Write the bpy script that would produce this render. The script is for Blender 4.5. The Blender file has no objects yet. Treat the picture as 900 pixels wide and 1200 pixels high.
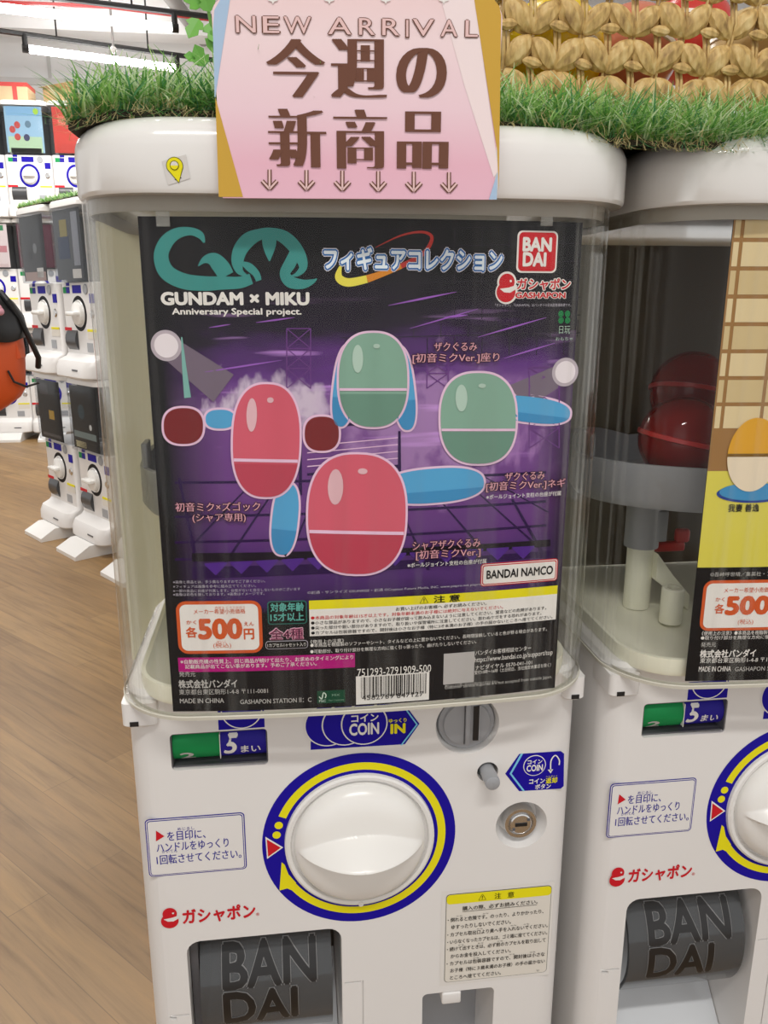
import bpy, bmesh, math, random
from mathutils import Vector, Matrix
from mathutils.geometry import tessellate_polygon
random.seed(7)
S = bpy.context.scene
COL = S.collection
PI = math.pi

# ------------------------------------------------------------------ camera
ZN = 0.678                                  # height of the front panel's reference corner above the floor
PITCH, ROLL, YAW, FPX = math.radians(14.77), math.radians(0.08), math.radians(7.42), 950.0
CAM = Vector((0.099, -0.495, 0.342 + ZN))
FW = Vector((math.sin(YAW)*math.cos(PITCH), math.cos(YAW)*math.cos(PITCH), -math.sin(PITCH)))
_r = Vector((math.cos(YAW), -math.sin(YAW), 0)); _u = _r.cross(FW)
RT = _r*math.cos(ROLL) + _u*math.sin(ROLL); UP = -_r*math.sin(ROLL) + _u*math.cos(ROLL)
cd = bpy.data.cameras.new('camera'); cam = bpy.data.objects.new('camera', cd); COL.objects.link(cam)
cd.lens = FPX/1200*36; cd.sensor_width = 36; cd.clip_start = 0.02
M3 = Matrix((RT, UP, -FW)).transposed()
cam.matrix_world = Matrix.Translation(CAM) @ M3.to_4x4()
S.camera = cam

# ------------------------------------------------------------------ light
w = bpy.data.worlds.new('world'); S.world = w; w.use_nodes = True
w.node_tree.nodes['Background'].inputs[0].default_value = (1.0, 0.992, 0.985, 1)
w.node_tree.nodes['Background'].inputs[1].default_value = 0.80
def area(name, loc, size, power, rot=(0, 0, 0), col=(1, .975, .94)):
    d = bpy.data.lights.new(name, 'AREA'); d.shape = 'RECTANGLE'; d.size, d.size_y = size; d.energy = power; d.color = col
    o = bpy.data.objects.new(name, d); o.location = loc; o.rotation_euler = rot; COL.objects.link(o); return o
area('ceiling_lamp_aisle', (0.1, -1.3, 2.75), (1.3, .12), 30)
area('ceiling_lamp_entrance', (-0.6, 0.9, 2.75), (1.3, .12), 16)
area('ceiling_lamp_middle', (-1.2, 2.6, 2.7), (1.5, .5), 40)
area('ceiling_lamp_wall', (-1.3, 4.8, 2.55), (2.0, .5), 50)
S.view_settings.view_transform = 'Standard'; S.view_settings.look = 'None'
S.view_settings.exposure = 0.14; S.view_settings.gamma = 1; S.view_settings.use_curve_mapping = False
S.cycles.transparent_max_bounces = 32; S.cycles.max_bounces = 10

# ------------------------------------------------------------------ materials
MATS = {}
def srgb(h):
    h = h.lstrip('#'); c = [int(h[i:i+2], 16)/255 for i in (0, 2, 4)]
    return tuple(x/12.92 if x <= .04045 else ((x+.055)/1.055)**2.4 for x in c) + (1,)
def mat(name, col, rough=.5, metal=0, spec=.5, emit=0, coat=0):
    if name in MATS: return MATS[name]
    m = bpy.data.materials.new(name); m.use_nodes = True
    b = m.node_tree.nodes['Principled BSDF']
    b.inputs['Base Color'].default_value = srgb(col) if isinstance(col, str) else tuple(col)+(1,)
    b.inputs['Roughness'].default_value = rough; b.inputs['Metallic'].default_value = metal
    b.inputs['Specular IOR Level'].default_value = spec; b.inputs['Coat Weight'].default_value = coat
    if emit: b.inputs['Emission Color'].default_value = b.inputs['Base Color'].default_value; b.inputs['Emission Strength'].default_value = emit
    MATS[name] = m; return m
def N(m, t, **kw):
    n = m.node_tree.nodes.new(t)
    for k, v in kw.items(): setattr(n, k, v)
    return n
def L(m, a, b): m.node_tree.links.new(a, b)
def ink(h): return mat('ink_'+h.lstrip('#'), h, .5, spec=.14)
def ramp(m, stops):
    n = N(m, 'ShaderNodeValToRGB'); e = n.color_ramp.elements
    while len(e) > 1: e.remove(e[-1])
    e[0].position = stops[0][0]; e[0].color = stops[0][1]
    for p, c in stops[1:]: x = e.new(p); x.color = c
    return n
def clear(name, tint, refl_rough=.03, haze=0.0, streak=False, ior=1.45, hazecol=(.8, .8, .75), kf=.75):
    m = bpy.data.materials.new(name); m.use_nodes = True; nt = m.node_tree; nt.nodes.clear()
    out = N(m, 'ShaderNodeOutputMaterial'); tr = N(m, 'ShaderNodeBsdfTransparent'); gl = N(m, 'ShaderNodeBsdfGlossy'); df = N(m, 'ShaderNodeBsdfDiffuse')
    tr.inputs[0].default_value = tint+(1,); gl.inputs['Roughness'].default_value = refl_rough; df.inputs[0].default_value = hazecol+(1,)
    lwt = N(m, 'ShaderNodeLayerWeight'); lwt.inputs[0].default_value = .5
    pw = N(m, 'ShaderNodeMath', operation='POWER'); L(m, lwt.outputs['Facing'], pw.inputs[0]); pw.inputs[1].default_value = 4.2
    fr = N(m, 'ShaderNodeMath', operation='MULTIPLY_ADD'); L(m, pw.outputs[0], fr.inputs[0]); fr.inputs[1].default_value = kf; fr.inputs[2].default_value = (ior-1)*.055
    m1 = N(m, 'ShaderNodeMixShader'); m1.inputs[0].default_value = haze; L(m, tr.outputs[0], m1.inputs[1]); L(m, df.outputs[0], m1.inputs[2])
    m2 = N(m, 'ShaderNodeMixShader'); L(m, fr.outputs[0], m2.inputs[0]); L(m, m1.outputs[0], m2.inputs[1]); L(m, gl.outputs[0], m2.inputs[2])
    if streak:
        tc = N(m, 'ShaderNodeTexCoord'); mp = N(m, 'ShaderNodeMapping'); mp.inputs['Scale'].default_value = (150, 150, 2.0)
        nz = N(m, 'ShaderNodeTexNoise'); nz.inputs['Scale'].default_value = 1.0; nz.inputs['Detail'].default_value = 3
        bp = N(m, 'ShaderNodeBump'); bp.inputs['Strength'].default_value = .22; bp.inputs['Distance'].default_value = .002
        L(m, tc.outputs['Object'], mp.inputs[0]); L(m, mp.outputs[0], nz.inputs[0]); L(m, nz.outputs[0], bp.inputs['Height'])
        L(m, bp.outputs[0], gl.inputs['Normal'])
        # reflection and refraction streaks of the curved corners, put into a pale film
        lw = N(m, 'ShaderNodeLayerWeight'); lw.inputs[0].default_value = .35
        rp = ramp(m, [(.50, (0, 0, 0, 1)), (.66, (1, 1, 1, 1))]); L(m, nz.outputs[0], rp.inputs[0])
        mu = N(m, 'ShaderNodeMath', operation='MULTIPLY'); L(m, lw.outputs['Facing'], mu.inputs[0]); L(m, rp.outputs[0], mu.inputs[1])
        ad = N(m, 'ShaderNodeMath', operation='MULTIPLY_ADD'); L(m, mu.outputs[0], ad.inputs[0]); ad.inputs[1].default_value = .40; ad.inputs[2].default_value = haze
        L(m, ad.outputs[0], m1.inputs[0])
    L(m, m2.outputs[0], out.inputs[0]); MATS[name] = m; return m

WHITE = mat('white_plastic', (.765, .75, .735), .38)
WHITE2 = mat('white_gloss_plastic', (.80, .79, .77), .16, coat=.3)
KNOBW = mat('knob_plastic', (.84, .83, .80), .25)
CREAM = mat('cream_plastic', (.86, .85, .70), .45)
GREYP = mat('grey_plastic', (.33, .34, .36), .35)
GREYD = mat('dark_grey_plastic', (.10, .10, .11), .4)
def translucent(name, col, k):
    m = mat(name, col, .45); nt = m.node_tree; b = nt.nodes['Principled BSDF']; t = N(m, 'ShaderNodeBsdfTranslucent'); t.inputs[0].default_value = tuple(col)+(1,)
    mx = N(m, 'ShaderNodeMixShader'); mx.inputs[0].default_value = k; L(m, b.outputs[0], mx.inputs[1]); L(m, t.outputs[0], mx.inputs[2]); L(m, mx.outputs[0], nt.nodes['Material Output'].inputs[0]); return m
MILKY = translucent('milky_cream_plastic', (.93, .92, .80), .62)
BROWN = mat('dark_brown_board', (.070, .045, .021), .5)
BLACK = mat('black_plastic', (.01, .01, .011), .4)
CHROME = mat('chrome', (.70, .70, .70), .24, metal=1)
REDP = mat('red_plastic', (.55, .03, .03), .3)
COLLAR = mat('smoked_collar_plastic', (.33, .305, .26), .35)
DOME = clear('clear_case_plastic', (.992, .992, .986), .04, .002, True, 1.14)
FAR_DOME = clear('clear_case_far', (.90, .91, .92), .08, .012, False, 1.12, (.8, .8, .75), .28)
FLAP = clear('smoked_flap_plastic', (.42, .43, .44), .10, .45, False, 1.8, (.13, .135, .14))
REDCAP = clear('red_capsule_plastic', (.55, .05, .05), .05, .45, False, 1.45, (.45, .02, .02))

FLOOR_ROT = 46.6
def floor_mat():
    m = mat('wood_plank_floor', '#a58a62', .42); b = m.node_tree.nodes['Principled BSDF']
    tc = N(m, 'ShaderNodeTexCoord'); mp = N(m, 'ShaderNodeMapping'); mp.inputs['Rotation'].default_value = (0, 0, math.radians(FLOOR_ROT))
    br = N(m, 'ShaderNodeTexBrick'); br.offset = .37; br.inputs['Scale'].default_value = 1.0
    br.inputs['Brick Width'].default_value = .80; br.inputs['Row Height'].default_value = .075; br.inputs['Mortar Size'].default_value = .0008
    br.inputs['Color1'].default_value = srgb('#92744b'); br.inputs['Color2'].default_value = srgb('#80633e'); br.inputs['Mortar'].default_value = srgb('#745b3a')
    mp2 = N(m, 'ShaderNodeMapping'); mp2.inputs['Scale'].default_value = (1.3, 17, 1)
    nz = N(m, 'ShaderNodeTexNoise'); nz.inputs['Scale'].default_value = 2.6; nz.inputs['Detail'].default_value = 8; nz.inputs['Roughness'].default_value = .62; nz.inputs['Distortion'].default_value = .5
    rp = ramp(m, [(.3, (.70, .65, .58, 1)), (.5, (1, 1, 1, 1)), (.72, (1.25, 1.2, 1.12, 1))])
    mx = N(m, 'ShaderNodeMix', data_type='RGBA', blend_type='MULTIPLY'); mx.inputs[0].default_value = 1
    L(m, tc.outputs['Object'], mp.inputs[0]); L(m, mp.outputs[0], br.inputs[0]); L(m, mp.outputs[0], mp2.inputs[0]); L(m, mp2.outputs[0], nz.inputs[0])
    L(m, nz.outputs[0], rp.inputs[0]); L(m, br.outputs[0], mx.inputs[6]); L(m, rp.outputs[0], mx.inputs[7]); L(m, mx.outputs[2], b.inputs['Base Color'])
    return m
def straw_mat():
    m = mat('woven_straw', '#b99a63', .6); b = m.node_tree.nodes['Principled BSDF']
    tc = N(m, 'ShaderNodeTexCoord'); nz = N(m, 'ShaderNodeTexNoise'); nz.inputs['Scale'].default_value = 260; nz.inputs['Detail'].default_value = 3
    mp = N(m, 'ShaderNodeMapping'); mp.inputs['Scale'].default_value = (1, 1, .35)
    rp = ramp(m, [(.25, srgb('#8a6a3a')), (.5, srgb('#c4a263')), (.75, srgb('#dcc28a'))])
    bp = N(m, 'ShaderNodeBump'); bp.inputs['Strength'].default_value = .5; bp.inputs['Distance'].default_value = .001
    L(m, tc.outputs['Object'], mp.inputs[0]); L(m, mp.outputs[0], nz.inputs[0]); L(m, nz.outputs[0], rp.inputs[0]); L(m, rp.outputs[0], b.inputs['Base Color'])
    L(m, nz.outputs[0], bp.inputs['Height']); L(m, bp.outputs[0], b.inputs['Normal']); return m
def sign_mat():
    m = mat('pink_gradient_card', '#e6c3cb', .35); b = m.node_tree.nodes['Principled BSDF']
    tc = N(m, 'ShaderNodeTexCoord'); sp = N(m, 'ShaderNodeSeparateXYZ'); L(m, tc.outputs['Generated'], sp.inputs[0])
    rp = ramp(m, [(0, srgb('#e6b6c8')), (.18, srgb('#e6b4c5')), (.45, srgb('#ebccd6')), (.8, srgb('#eed7da')), (1, srgb('#ecd0d1'))])
    L(m, sp.outputs[2], rp.inputs[0]); L(m, rp.outputs[0], b.inputs['Base Color']); return m
def stage_mat():
    m = mat('printed_stage_art', '#101010', .5, spec=.14); b = m.node_tree.nodes['Principled BSDF']
    tc = N(m, 'ShaderNodeTexCoord'); sp = N(m, 'ShaderNodeSeparateXYZ'); L(m, tc.outputs['Generated'], sp.inputs[0])
    k = (.010, .009, .011, 1)
    rv = ramp(m, [(.215, k), (.245, (.045, .016, .10, 1)), (.33, (.085, .028, .17, 1)), (.45, (.15, .045, .23, 1)), (.58, (.17, .06, .26, 1)),
                  (.66, (.24, .11, .34, 1)), (.72, (.12, .035, .22, 1)), (.80, (.022, .014, .032, 1)), (.9, k)])
    mp = N(m, 'ShaderNodeMapping'); mp.inputs['Scale'].default_value = (2.2, 1, 9); nz = N(m, 'ShaderNodeTexNoise'); nz.inputs['Scale'].default_value = 2.0; nz.inputs['Detail'].default_value = 5
    L(m, tc.outputs['Generated'], mp.inputs[0]); L(m, mp.outputs[0], nz.inputs[0])
    ad = N(m, 'ShaderNodeMath', operation='MULTIPLY_ADD'); L(m, nz.outputs[0], ad.inputs[0]); ad.inputs[1].default_value = .16
    sb = N(m, 'ShaderNodeMath', operation='SUBTRACT'); L(m, sp.outputs[2], sb.inputs[0]); sb.inputs[1].default_value = .08; L(m, sb.outputs[0], ad.inputs[2])
    # edges of the coloured zone stay black near the bottom band, so noise only above it
    L(m, ad.outputs[0], rv.inputs[0])
    ru = ramp(m, [(.03, (0, 0, 0, 1)), (.16, (1, 1, 1, 1)), (.90, (1, 1, 1, 1)), (.97, (.25, .25, .25, 1))]); L(m, sp.outputs[0], ru.inputs[0])
    mx = N(m, 'ShaderNodeMix', data_type='RGBA'); L(m, ru.outputs[0], mx.inputs[0]); mx.inputs[6].default_value = k; L(m, rv.outputs[0], mx.inputs[7])
    # streaks of light
    mp2 = N(m, 'ShaderNodeMapping'); mp2.inputs['Scale'].default_value = (1.6, 1, 26); mp2.inputs['Rotation'].default_value = (0, .1, 0)
    nz2 = N(m, 'ShaderNodeTexNoise'); nz2.inputs['Scale'].default_value = 1.7; nz2.inputs['Detail'].default_value = 2
    L(m, tc.outputs['Generated'], mp2.inputs[0]); L(m, mp2.outputs[0], nz2.inputs[0])
    r3 = ramp(m, [(.60, (0, 0, 0, 1)), (.74, (.55, .30, .70, 1))]); L(m, nz2.outputs[0], r3.inputs[0])
    zone = ramp(m, [(.50, (0, 0, 0, 1)), (.60, (1, 1, 1, 1)), (.80, (.8, .8, .8, 1)), (.86, (0, 0, 0, 1))]); L(m, sp.outputs[2], zone.inputs[0])
    m3 = N(m, 'ShaderNodeMix', data_type='RGBA', blend_type='MULTIPLY'); m3.inputs[0].default_value = 1; L(m, r3.outputs[0], m3.inputs[6]); L(m, zone.outputs[0], m3.inputs[7])
    m4 = N(m, 'ShaderNodeMix', data_type='RGBA', blend_type='MULTIPLY'); m4.inputs[0].default_value = 1; L(m, m3.outputs[2], m4.inputs[6]); L(m, ru.outputs[0], m4.inputs[7])
    m5 = N(m, 'ShaderNodeMix', data_type='RGBA', blend_type='ADD'); m5.inputs[0].default_value = 1; L(m, mx.outputs[2], m5.inputs[6]); L(m, m4.outputs[2], m5.inputs[7])
    last = m5.outputs[2]
    for (cu, cv, su, sv, st_, colr) in ((.27, .655, 5.0, 11.0, 1.0, (.62, .52, .66, 1)), (.60, .60, 3.4, 5.0, .55, (.50, .30, .58, 1)), (.80, .60, 5.5, 7.0, .6, (.42, .22, .52, 1))):
        mp3 = N(m, 'ShaderNodeMapping'); mp3.vector_type = 'POINT'; mp3.inputs['Location'].default_value = (-cu*su, 0, -cv*sv); mp3.inputs['Scale'].default_value = (su, 0, sv); L(m, tc.outputs['Generated'], mp3.inputs[0])
        ln = N(m, 'ShaderNodeVectorMath', operation='LENGTH'); L(m, mp3.outputs[0], ln.inputs[0])
        n3 = N(m, 'ShaderNodeTexNoise'); n3.inputs['Scale'].default_value = 14; n3.inputs['Detail'].default_value = 6; mp4 = N(m, 'ShaderNodeMapping'); mp4.inputs['Scale'].default_value = (1, 1, 1.2); L(m, tc.outputs['Generated'], mp4.inputs[0]); L(m, mp4.outputs[0], n3.inputs[0])
        su_ = N(m, 'ShaderNodeMath', operation='MULTIPLY_ADD'); L(m, n3.outputs[0], su_.inputs[0]); su_.inputs[1].default_value = -1.7; L(m, ln.outputs['Value'], su_.inputs[2])
        r4 = ramp(m, [(0, (st_,)*3+(1,)), (.32, (0, 0, 0, 1))]); ad4 = N(m, 'ShaderNodeMath', operation='ADD'); L(m, su_.outputs[0], ad4.inputs[0]); ad4.inputs[1].default_value = .48; L(m, ad4.outputs[0], r4.inputs[0])
        m6 = N(m, 'ShaderNodeMix', data_type='RGBA'); L(m, r4.outputs[0], m6.inputs[0]); L(m, last, m6.inputs[6]); m6.inputs[7].default_value = colr; last = m6.outputs[2]
    L(m, last, b.inputs['Base Color']); return m
FLOOR, STRAW, SIGNM, STAGE = floor_mat(), straw_mat(), sign_mat(), stage_mat()

# ------------------------------------------------------------------ building helpers
def ray(x, y): return FW + RT*((x-450)/FPX) - UP*((y-600)/FPX)
def onY(x, y, Y):                                  # photo measurement -> point on the vertical plane y = Y
    d = ray(x, y); return CAM + d*((Y-CAM.y)/d.y)
def onZ(x, y, Z):
    d = ray(x, y); return CAM + d*((Z-CAM.z)/d.z)

class MB:
    def __init__(s): s.v, s.f, s.m, s.mats = [], [], [], []
    def mi(s, m):
        if m not in s.mats: s.mats.append(m)
        return s.mats.index(m)
    def add(s, vs, fs, m):
        o = len(s.v); k = s.mi(m); s.v.extend(tuple(p) for p in vs)
        for f in fs: s.f.append([i+o for i in f]); s.m.append(k)
    def build(s, name, parent=None, smooth=35, origin=None):
        o0 = Vector(origin) if origin is not None else (root_of(parent).location if parent else Vector())
        me = bpy.data.meshes.new(name); me.from_pydata([Vector(p)-o0 for p in s.v], [], s.f)
        for m in s.mats: me.materials.append(m)
        me.polygons.foreach_set('material_index', s.m)
        bm = bmesh.new(); bm.from_mesh(me); bmesh.ops.remove_doubles(bm, verts=bm.verts, dist=1e-6)
        bm.to_mesh(me); bm.free()
        if smooth: me.shade_smooth(); me.set_sharp_from_angle(angle=math.radians(smooth))
        o = bpy.data.objects.new(name, me); COL.objects.link(o)
        if parent: o.parent = parent
        elif origin is not None: o.location = o0
        return o
    def box(s, x0, x1, y0, y1, z0, z1, m, bev=0):
        bm = bmesh.new(); bmesh.ops.create_cube(bm, size=1)
        for v in bm.verts: v.co = Vector((x0+(v.co.x+.5)*(x1-x0), y0+(v.co.y+.5)*(y1-y0), z0+(v.co.z+.5)*(z1-z0)))
        if bev: bmesh.ops.bevel(bm, geom=bm.edges[:], offset=bev, segments=3, profile=.5, affect='EDGES')
        s.bm(bm, m)
    def bm(s, bm, m, mtx=None):
        bm.verts.index_update(); s.add([(mtx @ v.co if mtx else v.co) for v in bm.verts], [[v.index for v in f.verts] for f in bm.faces], m); bm.free()
    def loft(s, rings, m, cap0=True, cap1=True):
        n = len(rings[0]); vs = [p for r in rings for p in r]; fs = []
        for i in range(len(rings)-1):
            for j in range(n): fs.append([i*n+j, i*n+(j+1) % n, (i+1)*n+(j+1) % n, (i+1)*n+j])
        if cap0: fs.append(list(range(n))[::-1])
        if cap1: fs.append([(len(rings)-1)*n+j for j in range(n)])
        s.add(vs, fs, m)
    def lathe(s, prof, c, axis, m, n=48, cap0=False, cap1=False):   # prof: (radius, along axis)
        a = Vector(axis).normalized(); u = a.orthogonal().normalized(); w_ = a.cross(u)
        rings = [[Vector(c)+a*h+(u*math.cos(t)+w_*math.sin(t))*r for t in [2*PI*k/n for k in range(n)]] for r, h in prof]
        s.loft(rings, m, cap0, cap1)
    def tube(s, pts, r, m, n=8):
        pts = [Vector(p) for p in pts]; rs = r if isinstance(r, (list, tuple)) else [r]*len(pts); rings = []
        u = None
        for i, p in enumerate(pts):
            t = (pts[min(i+1, len(pts)-1)]-pts[max(i-1, 0)]).normalized()
            u = t.orthogonal().normalized() if u is None else (u - t*u.dot(t)).normalized()
            b = t.cross(u); rings.append([p+(u*math.cos(a)+b*math.sin(a))*rs[i] for a in [2*PI*k/n for k in range(n)]])
        s.loft(rings, m)
    def ball(s, c, r, m, seg=24, sc=(1, 1, 1), mtx=None):
        bm = bmesh.new(); bmesh.ops.create_uvsphere(bm, u_segments=seg, v_segments=max(6, seg//2), radius=r)
        for v in bm.verts: v.co = Vector((v.co.x*sc[0], v.co.y*sc[1], v.co.z*sc[2]))
        s.bm(bm, m, Matrix.Translation(Vector(c)) @ (mtx.to_4x4() if mtx else Matrix.Identity(4)))

def root_of(o):
    while o.parent: o = o.parent
    return o
def tag(o, label=None, cat=None, group=None, kind=None):
    for k, v in (('label', label), ('category', cat), ('group', group), ('kind', kind)):
        if v: o[k] = v
    return o
def thing(name, loc, label, cat, group=None, rz=0):
    o = bpy.data.objects.new(name, None); o.location = loc; o.rotation_euler = (0, 0, rz); o.empty_display_size = .05; COL.objects.link(o)
    return tag(o, label, cat, group)
def copy_children(src, dst):
    for ch in list(src.children):
        c = ch.copy(); COL.objects.link(c); c.parent = dst; copy_children(ch, c)
def rr(x0, x1, y0, y1, r, z, n=8, bulge=0, fs=14):
    """rounded rectangle ring at height z, counter-clockwise from the front left; the front may bulge"""
    pts = []
    def arc(cx, cy, a0): pts.extend((cx+r*math.cos(a0+k*PI/2/n), cy+r*math.sin(a0+k*PI/2/n)) for k in range(n+1))
    arc(x0+r, y0+r, PI)
    for k in range(1, fs): pts.append((x0+r+(x1-x0-2*r)*k/fs, y0))
    arc(x1-r, y0+r, -PI/2); arc(x1-r, y1-r, 0); arc(x0+r, y1-r, PI/2)
    cx, hw, out = (x0+x1)/2, (x1-x0)/2, []
    for x, y in pts:
        if bulge and y < y0+r: y -= bulge*(1-((x-cx)/hw)**2)*((y0+r-y)/r)
        out.append(Vector((x, y, z)))
    return out

# ------------------------------------------------------------------ flat print on a surface
class Surf:
    """a printed surface: at(px,py) reads a photo pixel into surface metres (s,z); to3(s,z,d) puts it on the surface, d above it"""
    def __init__(s, base, dx=0, to3=None, plane=None): s.base, s.dx, s._to3, s.plane = base, dx, to3, plane
    def at(s, px, py):
        if s.plane:
            p, n = s.plane; d = ray(px, py); t = (p-CAM).dot(n)/d.dot(n); q = CAM+d*t
            return Vector(((q.x-p.x)/n.y*-1 if False else (q-p).dot(s.u), q.z))
        q = onY(px, py, s.base)
        if s._to3:
            for _ in range(6): q = onY(px, py, s._to3(q.x, q.z, 0).y)
        return Vector((q.x, q.z))
    def to3(s, a, z, d): return s._to3(a, z, d) if s._to3 else Vector((a, s.base-d, z))
CXM = .148
def poster_y(x, cx): return -.0228-.0078*(1-((x-cx)/.124)**2)
PO = Surf(-.0278, to3=lambda x, z, d: Vector((x, poster_y(x, CXM)-d, z)))
PR = Surf(-.0272, to3=lambda x, z, d: Vector((x, poster_y(x, CXM+.33)-d, z)))
FP = Surf(0.0)
SG = Surf(0.0); _sl = math.atan(.09); SG.u = Vector((math.cos(_sl), -math.sin(_sl), 0)); _sn = Vector((-math.sin(_sl), -math.cos(_sl), 0))
SP0 = Vector((.0714, -.0455, .40+ZN)); SG.plane = (SP0, _sn)
SG._to3 = lambda a, z, d: SP0*1.0 + SG.u*a + _sn*d + Vector((0, 0, z-SP0.z))
LV = .00018                                          # thickness of one printed layer

def tri_split(tris, mx):
    out, st = [], list(tris)
    while st:
        a, b, c = st.pop(); l = [(b-a).length, (c-b).length, (a-c).length]; k = l.index(max(l))
        if l[k] <= mx: out.append((a, b, c)); continue
        if k == 0: m = (a+b)/2; st += [(a, m, c), (m, b, c)]
        elif k == 1: m = (b+c)/2; st += [(a, b, m), (a, m, c)]
        else: m = (a+c)/2; st += [(a, b, m), (m, b, c)]
    return out
def flat(mb, sf, loops, m, lv=1, mx=.014):
    """fill polygons (list of loops in surface metres) with ink m at layer lv"""
    if not isinstance(loops[0], list): loops = [loops]
    P = [[Vector((p[0], p[1], 0)) for p in lp] for lp in loops]
    allp = [p for lp in P for p in lp]
    tr = [tuple(allp[i].xy for i in t) for t in tessellate_polygon(P)]
    for t in tri_split(tr, mx):
        a, b, c = t
        if (b-a).cross(c-a) < 0: t = (a, c, b)
        mb.add([sf.to3(p.x, p.y, lv*LV) for p in t], [[0, 1, 2]], m)
def ppx(sf, pts): return [sf.at(*p) for p in pts]
def poly(mb, sf, pts, m, lv=1): flat(mb, sf, ppx(sf, pts), m, lv)
def rrect(x0, x1, z0, z1, r, n=5):
    o = []
    for cx, cz, a in ((x1-r, z1-r, 0), (x0+r, z1-r, PI/2), (x0+r, z0+r, PI), (x1-r, z0+r, 1.5*PI)):
        o += [(cx+r*math.cos(a+k*PI/2/n), cz+r*math.sin(a+k*PI/2/n)) for k in range(n+1)]
    return o
def box_px(sf, tl, br):
    a, b = sf.at(*tl), sf.at(*br); return a.x, b.x, b.y, a.y
def rbox(mb, sf, tl, br, m, lv=1, r=.0, inset=0):
    x0, x1, z0, z1 = box_px(sf, tl, br); x0 += inset; x1 -= inset; z0 += inset; z1 -= inset
    flat(mb, sf, rrect(x0, x1, z0, z1, max(r-inset, .0001)) if r else [(x0, z0), (x1, z0), (x1, z1), (x0, z1)], m, lv)
def circ(c, r, n=40, a0=0, a1=2*PI): return [(c[0]+r*math.cos(a0+(a1-a0)*k/n), c[1]+r*math.sin(a0+(a1-a0)*k/n)) for k in range(n if a1-a0 > 6.28 else n+1)]
def disc(mb, sf, px, r, m, lv=1, sz=1): c = sf.at(*px); flat(mb, sf, [(c.x+(p[0]-c.x), c.y+(p[1]-c.y)*sz) for p in circ(c, r)], m, lv)
def arcband(mb, sf, c, r0, r1, a0, a1, m, lv=1, n=60):
    for k in range(n):
        t0, t1 = a0+(a1-a0)*k/n, a0+(a1-a0)*(k+1)/n
        q = [(c[0]+r*math.cos(t), c[1]+r*math.sin(t)) for r, t in ((r0, t0), (r1, t0), (r1, t1), (r0, t1))]
        flat(mb, sf, q, m, lv)
def spline(pts, n=10):
    out = []
    for i in range(len(pts)-1):
        p0, p1, p2, p3 = (Vector(pts[max(0, min(len(pts)-1, i+k))]) for k in (-1, 0, 1, 2))
        for k in range(n):
            t = k/n; out.append(.5*((2*p1)+(p2-p0)*t+(2*p0-5*p1+4*p2-p3)*t*t+(3*p1-p0-3*p2+p3)*t**3))
    out.append(Vector(pts[-1])); return out
def brush(mb, sf, pts, m, lv=1, n=10, close=False):
    """variable-width stroke: pts are (px, py, width px)"""
    q = spline(pts, n); Ls, Rs = [], []
    for i, p in enumerate(q):
        t = (q[min(i+1, len(q)-1)].xy-q[max(i-1, 0)].xy); t = t.normalized() if t.length else Vector((1, 0))
        nn = Vector((-t.y, t.x))*max(p.z, .2)/2
        Ls.append(sf.at(*(p.xy+nn))); Rs.append(sf.at(*(p.xy-nn)))
    for i in range(len(q)-1): 
        for tri in ((Ls[i], Ls[i+1], Rs[i+1]), (Ls[i], Rs[i+1], Rs[i])):
            flat(mb, sf, list(tri), m, lv)
_tc = {}
def glyphs(s, bold=0, shear=0):
    k = (s, round(bold, 3), shear)
    if k not in _tc:
        c = bpy.data.curves.new('t', 'FONT'); c.body = s; c.offset = bold; c.resolution_u = 6 if len(s) <= 2 else 3 if len(s) < 14 else 2; c.shear = shear
        o = bpy.data.objects.new('t', c); COL.objects.link(o); bpy.context.view_layer.update()
        dg = bpy.context.evaluated_depsgraph_get(); me = bpy.data.meshes.new_from_object(o.evaluated_get(dg))
        vs = [v.co.xy.copy() for v in me.vertices]; fs = [list(p.vertices) for p in me.polygons]
        bpy.data.objects.remove(o); bpy.data.curves.remove(c); bpy.data.meshes.remove(me); _tc[k] = (vs, fs)
    return _tc[k]
def put(mb, sf, s, x0, x1, z0, z1, m, lv=2, bold=0, shear=0, mx=0, thin=0):
    """set text so that its ink box fills [x0,x1] x [z0,z1] (surface metres)"""
    vs, fs = glyphs(s, -thin, shear)
    if not vs: return
    rv = vs
    ax, bx = min(v.x for v in rv), max(v.x for v in rv); ay, by = min(v.y for v in rv), max(v.y for v in rv)
    kx, kz = (x1-x0)/max(bx-ax, 1e-6), (z1-z0)/max(by-ay, 1e-6)
    sh = [(0, 0)]
    if bold > .001:
        nc = 2 if bold <= .015 else 4 if bold <= .04 else 6 if bold <= .07 else 10
        sh = [(math.cos(2*PI*k/nc)*bold, math.sin(2*PI*k/nc)*bold) for k in range(nc)] + ([(0, 0)] if bold > .03 else [])
    for i, (ox, oy) in enumerate(sh):
        pts = [(x0+(v.x+ox-ax)*kx, z0+(v.y+oy-ay)*kz) for v in vs]; d = lv*LV+i*1.3e-5
        if mx:
            tr = [(Vector(pts[f[0]]), Vector(pts[f[q]]), Vector(pts[f[q+1]])) for f in fs for q in range(1, len(f)-1)]
            for t in tri_split(tr, mx): mb.add([sf.to3(p.x, p.y, d) for p in t], [[0, 1, 2]], m)
        else: mb.add([sf.to3(px_, pz_, d) for px_, pz_ in pts], fs, m)
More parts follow.
